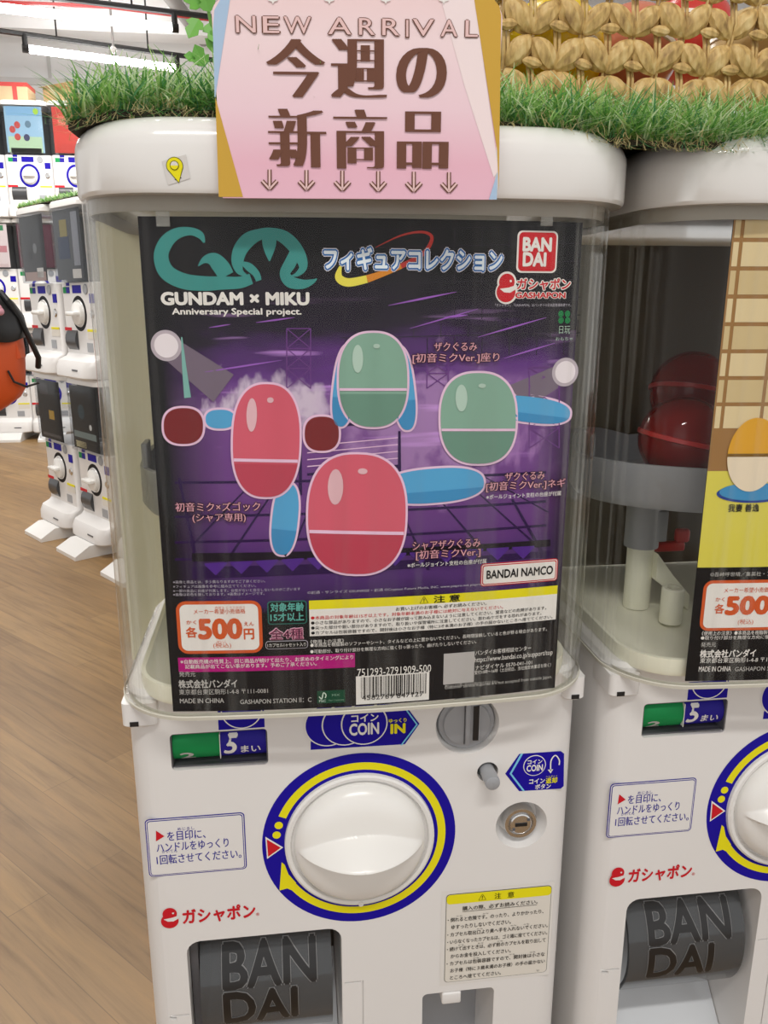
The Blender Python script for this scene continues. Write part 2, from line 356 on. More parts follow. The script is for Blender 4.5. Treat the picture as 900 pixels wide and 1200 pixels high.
def T(mb, sf, s, x0, x1, y, h, m, lv=2, bold=0.0, shear=0, y1=None):
    """text between photo columns x0..x1, its middle at row y, h pixels tall"""
    a, b = sf.at(x0, y), sf.at(x1, y if y1 is None else y1); c = (a+b)/2; sc = abs(sf.at((x0+x1)/2, y-h/2).y-sf.at((x0+x1)/2, y+h/2).y)
    cz = sf.at((x0+x1)/2, y if y1 is None else (y+y1)/2).y
    put(mb, sf, s, a.x, b.x, cz-sc/2, cz+sc/2, m, lv, bold, shear)
def T2(mb, sf, s, x0, x1, y, h, m, mo, lv=2, bold=.02, out=.06): T(mb, sf, s, x0, x1, y, h, mo, lv, bold+out); T(mb, sf, s, x0, x1, y, h, m, lv+1, bold)

I = {k: ink(v) for k, v in dict(white='#e9e6e2', black='#121013', navy='#1c0f96', navy2='#2a2190', yellow='#e6dc1f', red='#c8202b', teal='#3f8f8b', pink='#d87f9f', magenta='#b3187c',
     orange='#cf5a2c', green='#1f7a45', green2='#1d8a4c', sky='#8fc8ee', cyan='#79c4e8', cap_red='#d65e72', cap_red2='#bd4459', wine='#7a2427', sage='#86ad9b', sage2='#6b9382', blue='#55a7d8', blue2='#3f8fc4',
     glow='#ecc8e4', truss='#6d3d86', dark='#191020', stair='#51288a', floorline='#2a1046', haze='#b9a2bf', gold='#caa244', ltblue='#a9c3de', palepink='#efdfe0', coffee='#6f4a3c', coffee2='#e3c1bf', tan='#cdb88a', tan2='#dcc99e',
     wood='#9a7242', ylw2='#d9cf55', amber='#dca32c', deepblue='#24408f', grey='#bdbbb8', title='#2f6fb5', titlein='#e8f2fa', fireA='#d98a2c', fireB='#c23a33', fireC='#e7dd55', tealdk='#2c6e66', fscgreen='#174a35', pinktxt='#dba0ae', pinkdk='#3a1424').items()}

# ------------------------------------------------------------------ setting
def struct(o): o['kind'] = 'structure'; return o
mb = MB(); mb.add([(-6, -3, 0), (4, -3, 0), (4, 8, 0), (-6, 8, 0)], [[0, 1, 2, 3]], FLOOR); struct(mb.build('floor'))
WALLM = mat('white_wall_paint', (.9, .9, .9), .6)
CEILM = mat('white_ceiling_paint', (.86, .86, .86), .7)
mb = MB(); mb.box(-6, 4, 7.2, 7.3, 0, 3.1, WALLM)
for x in (-3.2, -2.7, -2.2, -1.7, -1.2, -.7, -.2): mb.box(x, x+.025, 7.185, 7.2, 1.6, 3.0, mat('panel_joint', (.62, .62, .60), .6))
for z in (2.45, 2.72): mb.box(-4, 1, 7.17, 7.2, z, z+.05, mat('shelf_edge', (.70, .70, .69), .5))
struct(mb.build('wall_back'))
mb = MB(); mb.box(-6, 4, -3, 8, 3.1, 3.2, CEILM)
for y, zz in ((4.3, 2.86), (5.4, 2.92), (6.4, 2.92)): mb.box(-6, 4, y, y+.22, zz, 3.1, CEILM)
struct(mb.build('ceiling'))
mb = MB()
PIPE = mat('grey_duct', (.33, .32, .31), .5)
mb.tube([(-6, 4.75, 2.98), (4, 5.05, 2.98)], .09, PIPE, 16); mb.tube([(-6, 3.75, 2.93), (4, 3.95, 2.93)], .12, mat('dark_duct', (.16, .15, .15), .5), 16)
o = mb.build('trim_1'); struct(o)
mb = MB(); mb.tube([(-.95, 3.2, 3.0), (-.4, 6.8, 3.0)], .05, PIPE, 12); mb.tube([(-1.9, 5.6, 2.84), (-.9, 5.45, 2.80), (-.2, 5.7, 2.82)], .012, REDP, 6); struct(mb.build('trim_2'))

RAIL = mat('black_lighting_rail', (.012, .012, .012), .4)
TUBE = mat('lit_fluorescent_tube', (1, .99, .97), .4, emit=26)
def ceiling_light(p0, p1, label):
    p0, p1 = Vector(p0), Vector(p1); c = (p0+p1)/2; d = (p1-p0); u = d.normalized(); t = thing('ceiling_light', c, label, 'ceiling light', 'fluorescent lamps under the ceiling')
    b = MB(); b.tube([p0, p1], .024, TUBE, 16); b.build('tube', t)
    for e in (p0, p1): b = MB(); b.tube([e-u*.02, e+u*.02], .026, RAIL, 10); b.tube([e, e+Vector((0, 0, .085))], .018, RAIL, 8); b.build('end_cap', t)
    b = MB(); q0, q1 = p0-u*.35+Vector((0, 0, .085)), p1+u*.35+Vector((0, 0, .085)); b.tube([q0, q1], .016, RAIL, 6); b.build('rail', t)
    for e in (p0+d*.2, p0+d*.8): b = MB(); b.tube([e+Vector((0, 0, .085)), Vector((e.x, e.y, 3.1))], .006, RAIL, 6); b.build('hanger_rod', t)
ceiling_light(onZ(-60, 2, 2.6), onZ(205, 33, 2.6), 'lit fluorescent tube on a black rail, higher of the two in view')
ceiling_light(onZ(30, 57, 2.6), onZ(208, 80, 2.6), 'lit fluorescent tube on a black rail above the cardboard boxes')
p = onZ(133, 60, 2.62); t = tag(thing('ceiling_sprinkler', (p.x, p.y, 3.1), 'small white sprinkler head on a thin drop pipe from the ceiling', 'sprinkler'))
b = MB(); b.tube([(p.x, p.y, 3.1), (p.x, p.y, 2.64)], .008, PIPE, 8); b.build('drop_pipe', t); b = MB(); b.ball((p.x, p.y, 2.63), .022, WHITE, 12); b.build('head', t)

# ------------------------------------------------------------------ the two big capsule machines
ZL = ZN
def cut(body, cutters):
    cm = cutters.build('cutter', smooth=0)
    bm = bmesh.new(); bm.from_mesh(cm.data); bmesh.ops.recalc_face_normals(bm, faces=bm.faces); bm.to_mesh(cm.data); bm.free()
    bm = bmesh.new(); bm.from_mesh(body.data); bmesh.ops.recalc_face_normals(bm, faces=bm.faces); bm.to_mesh(body.data); bm.free()
    md = body.modifiers.new('b', 'BOOLEAN'); md.operation = 'DIFFERENCE'; md.solver = 'EXACT'; md.object = cm; md.use_self = True
    bpy.context.view_layer.update(); dg = bpy.context.evaluated_depsgraph_get(); me = bpy.data.meshes.new_from_object(body.evaluated_get(dg))
    body.modifiers.clear(); body.data = me; me.shade_smooth(); me.set_sharp_from_angle(angle=math.radians(30))
    bpy.data.objects.remove(cm)
def prism(mb, loop, y0, y1, m):                       # extrude an (x,z) loop along y
    r0 = [Vector((x, y0, z)) for x, z in loop]; r1 = [Vector((x, y1, z)) for x, z in loop]; mb.loft([r0, r1], m)

g_m = 'large capsule toy machines in the front row'
M1 = thing('capsule_machine', (CXM, .15, 0), 'large white capsule toy machine with black and purple poster under the pink sign', 'capsule machine', g_m)
X0, X1 = -.0075, .3035
# body shell
mb = MB(); mb.loft([rr(X0, X1, 0, .36, .02, ZL+z) for z in (-.40, .091)] + [rr(X0+.003, X1-.003, .003, .357, .018, ZL+.094)], WHITE)
body = mb.build('body', M1)
ct = MB()
prism(ct, rrect(.0205, .0845, ZL+.0358, ZL+.0628, .003), -.01, .016, WHITE)                 # coin counter window
ct.lathe([(.0232, -.01), (.0225, 0), (.0205, .007)], (.2222, 0, ZL+.0556), (0, 1, 0), WHITE, 48, True, True)  # coin slot recess
ct.lathe([(.0078, -.01), (.0072, .025)], (.2378, 0, ZL+.0175), (0, 1, 0), WHITE, 24, True, True)
ct.lathe([(.0230, -.01), (.0192, 0), (.0150, .013)], (.2646, 0, ZL-.0285), (0, 1, 0), WHITE, 40, True, True)
prism(ct, rrect(.0215, .1325, ZL-.36, ZL-.1025, .010), -.01, .11, WHITE)                     # prize opening
prism(ct, rrect(.1935, .2495, ZL-.30, ZL-.1705, .004), -.01, .06, WHITE)                     # small opening
ct.box(-.02, .0200, -.01, .0014, ZL-.1668, ZL-.1654, WHITE); ct.box(.1345, .1468, -.01, .0014, ZL-.1530, ZL-.1518, WHITE); ct.box(.1475, .1486, -.01, .0014, ZL-.39, ZL-.1518, WHITE)
ct.box(.006, .011, -.01, .003, ZL-.1700, ZL-.1670, WHITE)
cut(body, ct)
# root origin handling: body vertices were moved to the root's frame before cutting, cutters were not -> see below

def part(mb, name, parent=M1, label=None, smooth=35):
    o = mb.build(name, parent, smooth)
    if label: o['label'] = label
    return o
# lid
LX0, LX1 = CXM+.0025-.1595, CXM+.0025+.1595
def lid_ring(i, z): return rr(LX0+i, LX1-i, -.0365+i, .36-i, .05, ZL+z, 10, .0045, 20)
mb = MB(); mb.loft([lid_ring(.004, .3945), lid_ring(.001, .3945), lid_ring(0, .3965), lid_ring(.0, .417)] + [lid_ring(.014*(1-math.cos(a)), .417+.016*math.sin(a)) for a in [k*PI/2/7 for k in range(1, 8)]] + [lid_ring(.03, .4345), lid_ring(.045, .4348)], WHITE2)
lid = part(mb, 'lid')
# dome: outer and inner skins and the bottom edge
DX0, DX1 = CXM-.1568, CXM+.1565
def dring(i, z): return rr(DX0+i, DX1-i, -.0262+i, .34-i, .046-i, ZL+z, 12, .0088, 20)
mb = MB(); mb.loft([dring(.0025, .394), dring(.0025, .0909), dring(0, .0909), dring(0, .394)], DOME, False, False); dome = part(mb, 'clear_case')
mb = MB(); mb.loft([dring(.0040, .0916), dring(.0040, .0894), dring(.0015, .0880), dring(-.0004, .0890), dring(-.0006, .0911), dring(.0, .0916)], mat('case_rim_plastic', (.60, .58, .50), .3), False, False); part(mb, 'case_rim', label='cloudy rim of clear case')
mb = MB(); mb.loft([dring(.0045, .3945), dring(.0045, .3865), dring(.0032, .3865), dring(.0032, .3945)], COLLAR, False, False); part(mb, 'collar')
# inside
mb = MB(); mb.loft([dring(.0125, .0920), dring(.0115, .096), dring(.0115, .1045), dring(.0145, .1045), dring(.020, .100), dring(.036, .0965)], CREAM, True, True); part(mb, 'hopper_floor')
mb = MB(); mb.box(.004, .292, .20, .206, ZL+.0985, ZL+.386, CREAM); back = part(mb, 'back_panel')
mb = MB()
pr = [(.0015, .02), (.0015, .19)]
sec = [(-.0050, .030), (-.0050, .09), (-.0045, .13), (.0050, .165), (.0230, .192), (.0400, .199)]
rg = lambda z, k: [Vector((x+(.0 if q == 0 else .0016), y, ZL+z)) for q in (0, 1) for x, y in (sec if q == 0 else sec[::-1])]
mb.loft([rg(.104, 0), rg(.386, 0)], MILKY)
liner = part(mb, 'side_panel')
mb = MB(); n = 60
ell = lambda a, k, z: Vector((CXM+.1500*k*math.cos(a), .105+.088*k*math.sin(a), ZL+z))
an = [2*PI*k/n for k in range(n)]
mb.loft([[ell(a, .9, .192) for a in an], [ell(a, .97, .193) for a in an], [ell(a, 1, .199) for a in an], [ell(a, 1, .226+.012*max(0, math.sin(a*3))) for a in an], [ell(a, .975, .226+.012*max(0, math.sin(a*3))) for a in an], [ell(a, .97, .203) for a in an]], GREYP, True, True)
mb.box(CXM-.03, CXM-.022, .02, .026, ZL+.22, ZL+.243, GREYP, .001); mb.box(CXM-.146, CXM-.142, .085, .105, ZL+.22, ZL+.243, GREYP, .001)
tray = part(mb, 'capsule_tray', label='grey tray inside the case')
# latch tabs under the case corners
for x0, x1 in ((X0-.0005, .0145), (X1-.0145, X1+.0005)):
    mb = MB(); mb.loft([rr(x0+i, x1-i, -.0052+i, .03, .004, ZL+z, 5) for i, z in ((.002, .0715), (0, .0735), (0, .0890))], WHITE)
    mb.box(x0+.005, x0+.0105, -.0058, -.004, ZL+.0733, ZL+.0765, BLACK); part(mb, 'latch_tab')

# coin counter drum
mb = MB(); zc, yc, R = ZL+.0505, .0145, .0125
def drum(x0, x1, m):
    a = [PI*.5+PI*k/16 for k in range(17)]
    r0 = [Vector((x0, yc+R*math.cos(t), zc+R*math.sin(t))) for t in a]; r1 = [Vector((x1, q.y, q.z)) for q in r0]
    mb.add(r0+r1, [[k, k+1, 18+k, 17+k] for k in range(16)], m)
drum(.0215, .0525, I['green2']); drum(.0525, .0835, I['navy2'])
mb.box(.0525, .053, yc-R-.0003, yc-R+.003, zc-.009, zc+.009, I['white'])
DR = Surf(0, to3=lambda x, z, d: Vector((x, yc-(R+d)*math.sqrt(max(.0, 1-((z-zc)/R)**2)), z)))
put(mb, DR, '5', .0555, .0643, zc-.0065, zc+.0075, I['white'], 1, .03, .2); put(mb, DR, 'まい', .0665, .0795, zc-.0065, zc-.0005, I['white'], 1, .02)
put(mb, DR, '2', .0265, .0355, zc-.0095, zc-.0035, I['grey'], 1, .03)
part(mb, 'coin_counter_drum')
mb = MB(); mb.box(.0205, .0845, .0145, .0155, ZL+.0358, ZL+.0400, GREYD); mb.box(.0205, .0845, .006, .0145, ZL+.0358, ZL+.0364, GREYP); mb.box(.0203, .0214, .001, .0150, ZL+.0360, ZL+.0626, GREYD); mb.box(.0836, .0847, .001, .0150, ZL+.0360, ZL+.0626, GREYD); mb.box(.0214, .0836, .001, .0030, ZL+.0617, ZL+.0627, GREYD); mb.box(.0214, .0836, .003, .0145, ZL+.0364, ZL+.0372, GREYD); part(mb, 'counter_window_tray')
# coin slot
mb = MB(); c = Vector((.2222, 0, ZL+.0556))
mb.lathe([(.0205, .0066), (.0198, .0035), (.0170, .0030), (.0163, .0012), (.0005, .0006)], c, (0, 1, 0), GREYP, 48)
mb.box(c.x-.0022, c.x-.0018, .0, .002, c.z-.0150, c.z+.0155, GREYD); mb.box(c.x-.0016, c.x+.0016, -.0014, .002, c.z-.0150, c.z+.0155, GREYP, .0004)
mb.box(c.x+.0042, c.x+.0078, -.0002, .002, c.z-.0125, c.z+.0135, BLACK); mb.box(c.x+.0080, c.x+.0088, -.0006, .002, c.z-.0135, c.z+.0145, GREYP)
part(mb, 'coin_slot', label='round grey coin slot')
mb = MB(); mb.lathe([(.0053, .022), (.0053, -.0135), (.0050, -.0147), (.0040, -.0153), (.0002, -.0153)], (.2378, 0, ZL+.0175), (0, 1, 0), GREYP, 28); part(mb, 'coin_return_button')
mb = MB(); c = Vector((.2646, 0, ZL-.0285))
mb.lathe([(.0125, .0135), (.0125, .003), (.0118, .0018), (.0095, .0018), (.0088, .0032), (.0085, .0032), (.0080, .0014), (.0072, .0008), (.0002, .0006)], c, (0, 1, 0), CHROME, 40)
mb.box(c.x-.0045, c.x+.0045, .0002, .001, c.z-.0013, c.z+.0013, BLACK)
for k in range(2):
    a = k*PI+.6; mb.box(c.x+.0065*math.cos(a)-.001, c.x+.0065*math.cos(a)+.001, .0004, .001, c.z+.0065*math.sin(a)-.001, c.z+.0065*math.sin(a)+.001, GREYD)
part(mb, 'lock', label='chrome key lock')

# turning handle: printed ring, bezel, knob
HC = (.1467, ZL-.0293)
mb = MB(); arcband(mb, FP, HC, .0500, .0688, 0, 2*PI, I['navy'], 1, 96)
arcband(mb, FP, HC, .0560, .0616, math.radians(157), math.radians(-145), I['yellow'], 2, 90)
for a in (163.5, 171): flat(mb, FP, circ((HC[0]+.0592*math.cos(math.radians(a)), HC[1]+.0592*math.sin(math.radians(a))), .0029), I['yellow'], 2)
poly(mb, FP, [(330, 1010), (333.5, 1012.5), (338, 1024), (347, 1034), (345, 1044), (336.5, 1040.5), (327.5, 1043)], I['yellow'], 3)
poly(mb, FP, [(311, 980), (313, 1006), (332, 992.5)], I['white'], 3); poly(mb, FP, [(312.6, 983), (314.3, 1003.3), (329, 992.6)], I['red'], 4)
part(mb, 'handle_ring', label='blue ring with yellow turn arrow', smooth=0)
mb = MB(); mb.lathe([(.0535, .0005), (.0530, -.0025), (.0515, -.0035), (.0492, -.0030), (.0480, .0010), (.0470, .0015)], (HC[0], 0, HC[1]), (0, 1, 0), WHITE2, 72)
mb.lathe([(.002, -.0005), (.0018, -.004), (.0002, -.0042)], (HC[0], 0, HC[1]-.0515), (0, 1, 0), WHITE2, 12); part(mb, 'bezel')
mb = MB(); nr, ns, RK = 60, 200, .0468
def kh(x, z):
    q = math.hypot(x, z)/RK; base = .0135*math.sqrt(max(0, 1-q**6))+.0030*(1-q*q)
    u = max(0, 1-(x/.0445)**2); wz = .0150 if z > 0 else .0085; wz *= .12+.88*u; f = max(0, 1-abs(z)/wz)
    crest = .0215*u**1.15
    return base + crest*(f if f < .9 else .9+.05*math.sin((f-.9)/.1*PI/2))
vs = [(HC[0], -kh(0, 0), HC[1])]; fs = []
for i in range(1, nr+1):
    r_ = RK*(1-(1-i/nr)**1.25)
    for k in range(ns): x, z = r_*math.cos(2*PI*k/ns), r_*math.sin(2*PI*k/ns); vs.append((HC[0]+x, -kh(x, z) if i < nr else .001, HC[1]+z))
for k in range(ns): fs.append([0, 1+(k+1) % ns, 1+k])
for i in range(nr-1):
    for k in range(ns): a, b_ = 1+i*ns+k, 1+i*ns+(k+1) % ns; fs.append([a, b_, b_+ns, a+ns])
mb.add(vs, fs, KNOBW); part(mb, 'handle_knob', smooth=28)

# prize flap, its chute and side cheeks
mb = MB(); fy, fz, fr = .062, ZL-.165, .060
FS = Surf(0, to3=lambda x, z, d: Vector((x, fy-(fr+d)*math.sqrt(max(.0004, 1-((z-fz)/fr)**2)), z)))
a = [PI*.46+PI*.79*k/40 for k in range(41)]
def fprof(x, rr_): return [Vector((x, fy+rr_*math.cos(t), fz+rr_*math.sin(t))) for t in a]
x0, x1 = .0285, .1255
A, B, C_, D = fprof(x0, fr), fprof(x1, fr), fprof(x0, fr-.003), fprof(x1, fr-.003); nA = len(A)
mb.add(A+B, [[k, nA+k, nA+k+1, k+1] for k in range(nA-1)], FLAP); mb.add(C_+D, [[k, k+1, nA+k+1, nA+k] for k in range(nA-1)], FLAP)
mb.add(A+C_, [[k, k+1, nA+k+1, nA+k] for k in range(nA-1)], FLAP); mb.add(B+D, [[k, nA+k, nA+k+1, k+1] for k in range(nA-1)], FLAP)
flap = part(mb, 'prize_flap', label='smoked curved prize flap')
mb = MB(); LT = mat('embossed_letter', (.012, .011, .011), .3); LO = mat('embossed_letter_edge', (.22, .22, .22), .3)
for s, za, zb, xb in (('BAN', ZL-.1500, ZL-.1235, .1130), ('DAI', ZL-.1805, ZL-.1535, .0985)):
    put(mb, FS, s, .0455, xb, za, zb, LO, 2, .042, 0, .004); put(mb, FS, s, .0455, xb, za, zb, LT, 4, .028, 0, .004)
mb.build('flap_lettering', flap, 0)
mb = MB(); mb.box(.0222, .1318, .095, .1095, ZL-.30, ZL-.106, BLACK); mb.box(.0222, .0275, .012, .095, ZL-.21, ZL-.106, GREYD)
mb.add([(.0222, .0005, ZL-.30), (.1318, .0005, ZL-.30), (.1318, .094, ZL-.205), (.0222, .094, ZL-.205)], [[0, 1, 2, 3]], mat('chute_plastic', (.60, .62, .64), .25)); part(mb, 'prize_chute')
mb = MB(); mb.box(.1935, .2495, .052, .0585, ZL-.30, ZL-.171, GREYP); mb.box(.2085, .2235, -.001, .02, ZL-.1815, ZL-.171, WHITE, .0015); part(mb, 'coin_outlet')

# --- stickers of the body (flat print)
st = MB(); x0, x1, z0, z1 = box_px(FP, (170, 960.5), (288.5, 1015.5)); z0 = ZL-.0455; z1 = ZL+.0002; x0, x1 = .0, .0668
flat(st, FP, rrect(x0, x1, z0, z1, .003), I['navy2'], 1); flat(st, FP, rrect(x0+.0007, x1-.0007, z0+.0007, z1-.0007, .0025), WHITE, 2); flat(st, FP, rrect(x0+.0013, x1-.0013, z0+.0013, z1-.0013, .002), I['navy2'], 3); flat(st, FP, rrect(x0+.0018, x1-.0018, z0+.0018, z1-.0018, .0018), WHITE, 4)
poly(st, FP, [(183, 972.5), (183, 985), (193, 979)], I['red'], 5)
T(st, FP, 'を目印に、', 196, 241, 977.5, 11, I['navy2'], 5, .012); T(st, FP, 'めじるし', 208, 228, 970, 3.5, I['navy2'], 5)
T(st, FP, 'ハンドルをゆっくり', 183.5, 268, 989.5, 10.5, I['navy2'], 5, .012); T(st, FP, '1回転させてください。', 183.5, 283, 1003, 11, I['navy2'], 5, .012); T(st, FP, 'かいてん', 190, 208, 996.5, 3.5, I['navy2'], 5)
part(st, 'handle_notice', label='notice in purple frame beside handle', smooth=0)
st = MB()
def ball_logo(st, sf, cx, cy, r, m, lv=2, white=WHITE):
    c = sf.at(cx, cy); flat(st, sf, circ((c.x, c.y+r*.52), r*.80, 30), m, lv); flat(st, sf, circ((c.x-r*.05, c.y-r*.42), r*.98, 30), m, lv+.3)
    wedge = [(c.x-r*.72, c.y-.12*r), (c.x-.25*r, c.y-.46*r), (c.x+r*.35, c.y-.50*r), (c.x+r*1.05, c.y-.10*r), (c.x+r*1.05, c.y+.26*r), (c.x+r*.2, c.y+.0*r)]
    flat(st, sf, wedge, white, lv+1); flat(st, sf, circ((c.x+r*.38, c.y+r*.62), r*.12, 12), white, lv+2)
ball_logo(st, FP, 199.3, 1075.2, .0062, I['red']); T(st, FP, 'ガシャポン', 214, 299, 1070.5, 17, I['red'], 2, .035); T(st, FP, '®', 300, 304, 1071, 3.5, I['red'], 2)
part(st, 'maker_mark', label='red logo lettering on body', smooth=0)
# caution label
st = MB(); x0, x1, z0, z1 = .2100, .2905, ZL-.1612, ZL-.0822
PAPER = ink('#dcd7cd'); flat(st, FP, [(x0-.0035, z0-.003), (x1+.002, z0-.003), (x1+.002, z1+.003), (x0-.0035, z1+.003)], mat('label_film', (.74, .72, .69), .3), 1)
flat(st, FP, rrect(x0, x1, z0, z1, .003), ink('#5a5a50'), 2); flat(st, FP, rrect(x0+.0004, x1-.0004, z0+.0004, z1-.0004, .0028), PAPER, 3)
flat(st, FP, rrect(x0+.0004, x1-.0004, z1-.0085, z1-.0004, .0028), I['yellow'], 4)
BK = I['black']; sx, sz = (x1-x0), (z1-z0)
put(st, FP, '⚠', x0+.0245, x0+.0300, z1-.0072, z1-.0020, BK, 5, .01); put(st, FP, '注', x0+.0365, x0+.0415, z1-.0072, z1-.0022, BK, 5, .01); put(st, FP, '意', x0+.0465, x0+.0515, z1-.0072, z1-.0022, BK, 5, .01)
put(st, FP, '購入の際、必ずお読みください。', x0+.0125, x0+.0700, z1-.0150, z1-.0112, BK, 5, .012); flat(st, FP, [(x0+.0125, z1-.0160), (x0+.0695, z1-.0160), (x0+.0695, z1-.0157), (x0+.0125, z1-.0157)], BK, 5)
for i, (s, a_, b_) in enumerate((('・倒れると危険です。のったり、よりかかったり、', .0015, .075), ('ゆすったりしないでください。', .0045, .050), ('・カプセル取出口より奥へ手を入れないでください。', .0015, .079), ('・いらなくなったカプセルは、ゴミ箱に捨ててください。', .0015, .079),
      ('・続けて出すときは、必ず前のカプセルを取り出して', .0015, .078), ('からお金を投入してください。', .0045, .051), ('・カプセルは包装容器ですので、開封後は小さな', .0015, .078), ('お子様（特に３歳未満のお子様）の手の届かない', .0045, .0785), ('ところへ捨ててください。', .0045, .044))):
    z = z1-.0222-i*.00655; put(st, FP, s, x0+a_, x0+b_, z-.0019, z+.0019, BK, 5, .012)
put(st, FP, 'U', x1-.008, x1-.0064, z0+.002, z0+.0036, BK, 5)
for i, xs in ((0, (.008, .028)), (2, (.024, .05, .06)), (4, (.01, .025, .04)), (6, (.022, .05, .066))):
    for q in xs: z = z1-.0222-i*.00655+.0029; put(st, FP, 'かな', x0+q, x0+q+.0045, z-.0005, z+.0005, BK, 5)
part(st, 'caution_label', label='caution label with yellow heading', smooth=0)
# coin signs
st = MB(); K = I['navy']; W_ = I['white']
def tail(pts, lv, m): poly(st, FP, pts, m, lv)

for cx in (384, 405, 427.5):
    pass
tail([(364, 869.5), (364, 878.6), (474.5, 872), (491.5, 848), (477.5, 829.5), (395, 834), (372, 846)], 1, K)
for i, cx in enumerate((384.3, 404.5, 426.8)):
    c = FP.at(cx, 849.5-i*1.2); flat(st, FP, circ(c, .0160, 40), W_, 2+i*2); flat(st, FP, circ(c, .0151, 40), K, 3+i*2)
flat(st, FP, [FP.at(395, 834), FP.at(437, 831.5), FP.at(476, 829.5), FP.at(470, 825), FP.at(390, 825)], K, .5)
tail([(474, 829.8), (487.3, 848), (468.8, 872.3), (470.8, 872.2), (489.4, 848), (476, 829.6)], 7, I['cyan'])
T(st, FP, 'コイン', 411.5, 443, 840, 8.5, W_, 8, .03); T(st, FP, 'COIN', 409.5, 443.5, 853, 13, W_, 8, .035); T(st, FP, 'ゆっくり', 455.5, 476, 843, 4.5, I['yellow'], 8, .03); T(st, FP, 'IN', 458, 474, 852.5, 10.5, I['yellow'], 8, .045)
part(st, 'coin_in_sign', label='blue coin sign with rings and yellow IN', smooth=0)
st = MB(); tail([(592, 906.6), (608.5, 883.3), (657, 880), (661, 883), (660.5, 921), (657, 924), (608.3, 927)], 1, K)
tail([(610, 883), (597, 906.5), (612.5, 926.8), (615, 926.6), (599.5, 906.3), (613, 882.8)], 2, I['cyan'])
c = FP.at(626.3, 896.7); flat(st, FP, circ(c, .0083, 36), W_, 2); flat(st, FP, circ(c, .0077, 36), K, 3)
T(st, FP, 'コイン', 618, 635, 892, 4.8, W_, 4, .03); T(st, FP, 'COIN', 617, 635.5, 899.3, 7, W_, 4, .035)
brush(st, FP, [(645, 903, 1.4), (645.5, 891, 1.4), (650.5, 884.8, 1.4), (655, 890, 1.4), (655, 896, 1.4)], W_, 3); tail([(641.5, 901.5), (648, 901), (645, 905.8)], 3, W_)
T(st, FP, 'コイン', 620, 638, 914.8, 5.5, W_, 3, .03); T(st, FP, '返却', 639.5, 652.5, 914, 6.5, I['yellow'], 3, .03); T(st, FP, 'へんきゃく', 639.5, 652.5, 909.2, 1.8, I['yellow'], 3); T(st, FP, 'ボタン', 627, 645, 921, 5.5, W_, 3, .03)
part(st, 'coin_return_sign', label='blue arrow sign beside return button', smooth=0)
st = MB(); rbox(st, FP, (255, 833), (310.2, 852), K, 1); c = FP.at(283, 832); arcband(st, FP, c, .0128, .0136, -PI, 0, W_, 2, 30); part(st, 'counter_sign', label='blue sign above coin counter', smooth=0)

# ------------------------------------------------------------------ second machine: copies everything built so far
DXM = .33
M2 = thing('capsule_machine', (CXM+DXM, .15, 0), 'large white capsule toy machine with yellow and lattice poster, cut by right edge', 'capsule machine', g_m)
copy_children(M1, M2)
def kid(root, name):
    return [c for c in root.children if c.name.split('.')[0] == name][0]
bpy.data.objects.remove(kid(M2, 'side_panel'))
bk = kid(M2, 'back_panel'); bk.data = bk.data.copy(); bk.data.materials[0] = BROWN; bk['label'] = 'dark brown board inside the case'  # board's dark tone also has the shade inside the case put into it
cx2 = CXM+DXM
mb = MB(); mb.tube([(.3860, .10, ZL+.097), (.3860, .10, ZL+.150)], .0105, CREAM, 20); mb.tube([(.3860, .10, ZL+.149), (.3860, .10, ZL+.193)], .0135, GREYP, 20); mb.box(.392, .4015, .088, .10, ZL+.155, ZL+.180, GREYP, .001); part(mb, 'tray_post', M2)
mb = MB(); mb.loft([[Vector((x, y, z)) for x, y, z in q] for q in (((.394, .085, ZL+.146), (.394, .10, ZL+.146), (.394, .10, ZL+.124), (.394, .085, ZL+.124)), ((.408, .085, ZL+.128), (.408, .10, ZL+.128), (.408, .10, ZL+.113), (.408, .085, ZL+.113)), ((.424, .085, ZL+.110), (.424, .10, ZL+.110), (.424, .10, ZL+.097), (.424, .085, ZL+.097)))], CREAM); part(mb, 'chute_arm', M2)
mb = MB(); mb.box(.404, .430, .11, .118, ZL+.139, ZL+.147, REDP, .002); mb.box(.422, .434, .11, .118, ZL+.146, ZL+.158, REDP, .003); part(mb, 'red_clip', M2, 'red plastic clip inside the case')
mb = MB(); mb.lathe([(.0085, .099), (.0085, .126), (.0075, .127), (.0045, .127), (.0045, .118)], (.396, .060, ZL), (0, 0, 1), CREAM, 24, True); part(mb, 'stub_post', M2)

# toy capsules lying in the second machine's tray
for i, (x, y, z, r, ln) in enumerate(((.405, .085, .238, .0330, 'rear left'), (.462, .075, .236, .0325, 'front'), (.435, .135, .268, .0330, 'top'), (.52, .09, .236, .032, 'x'))):
    if i == 3: continue
    t = thing('toy_capsule', (x, y, ZL+z), ('dark red toy capsule in the grey tray, leftmost behind the clear case', 'dark red toy capsule in the grey tray, nearest the lattice poster', 'dark red toy capsule resting on top of two others in the tray')[i], 'toy capsule', 'red capsules in the tray')
    b = MB(); b.ball((x, y, ZL+z), r, REDCAP, 32); b.build('upper_shell', t); b = MB(); b.lathe([(r*.99, -.002), (r*1.03, -.0015), (r*1.03, .0015), (r*.99, .002)], (x, y, ZL+z), (.2, .1*i, 1), REDP, 32); b.build('seam_band', t)
    b = MB(); b.ball((x, y, ZL+z), r*.55, BLACK, 16, (1, 1, .8)); b.build('toy_inside', t)

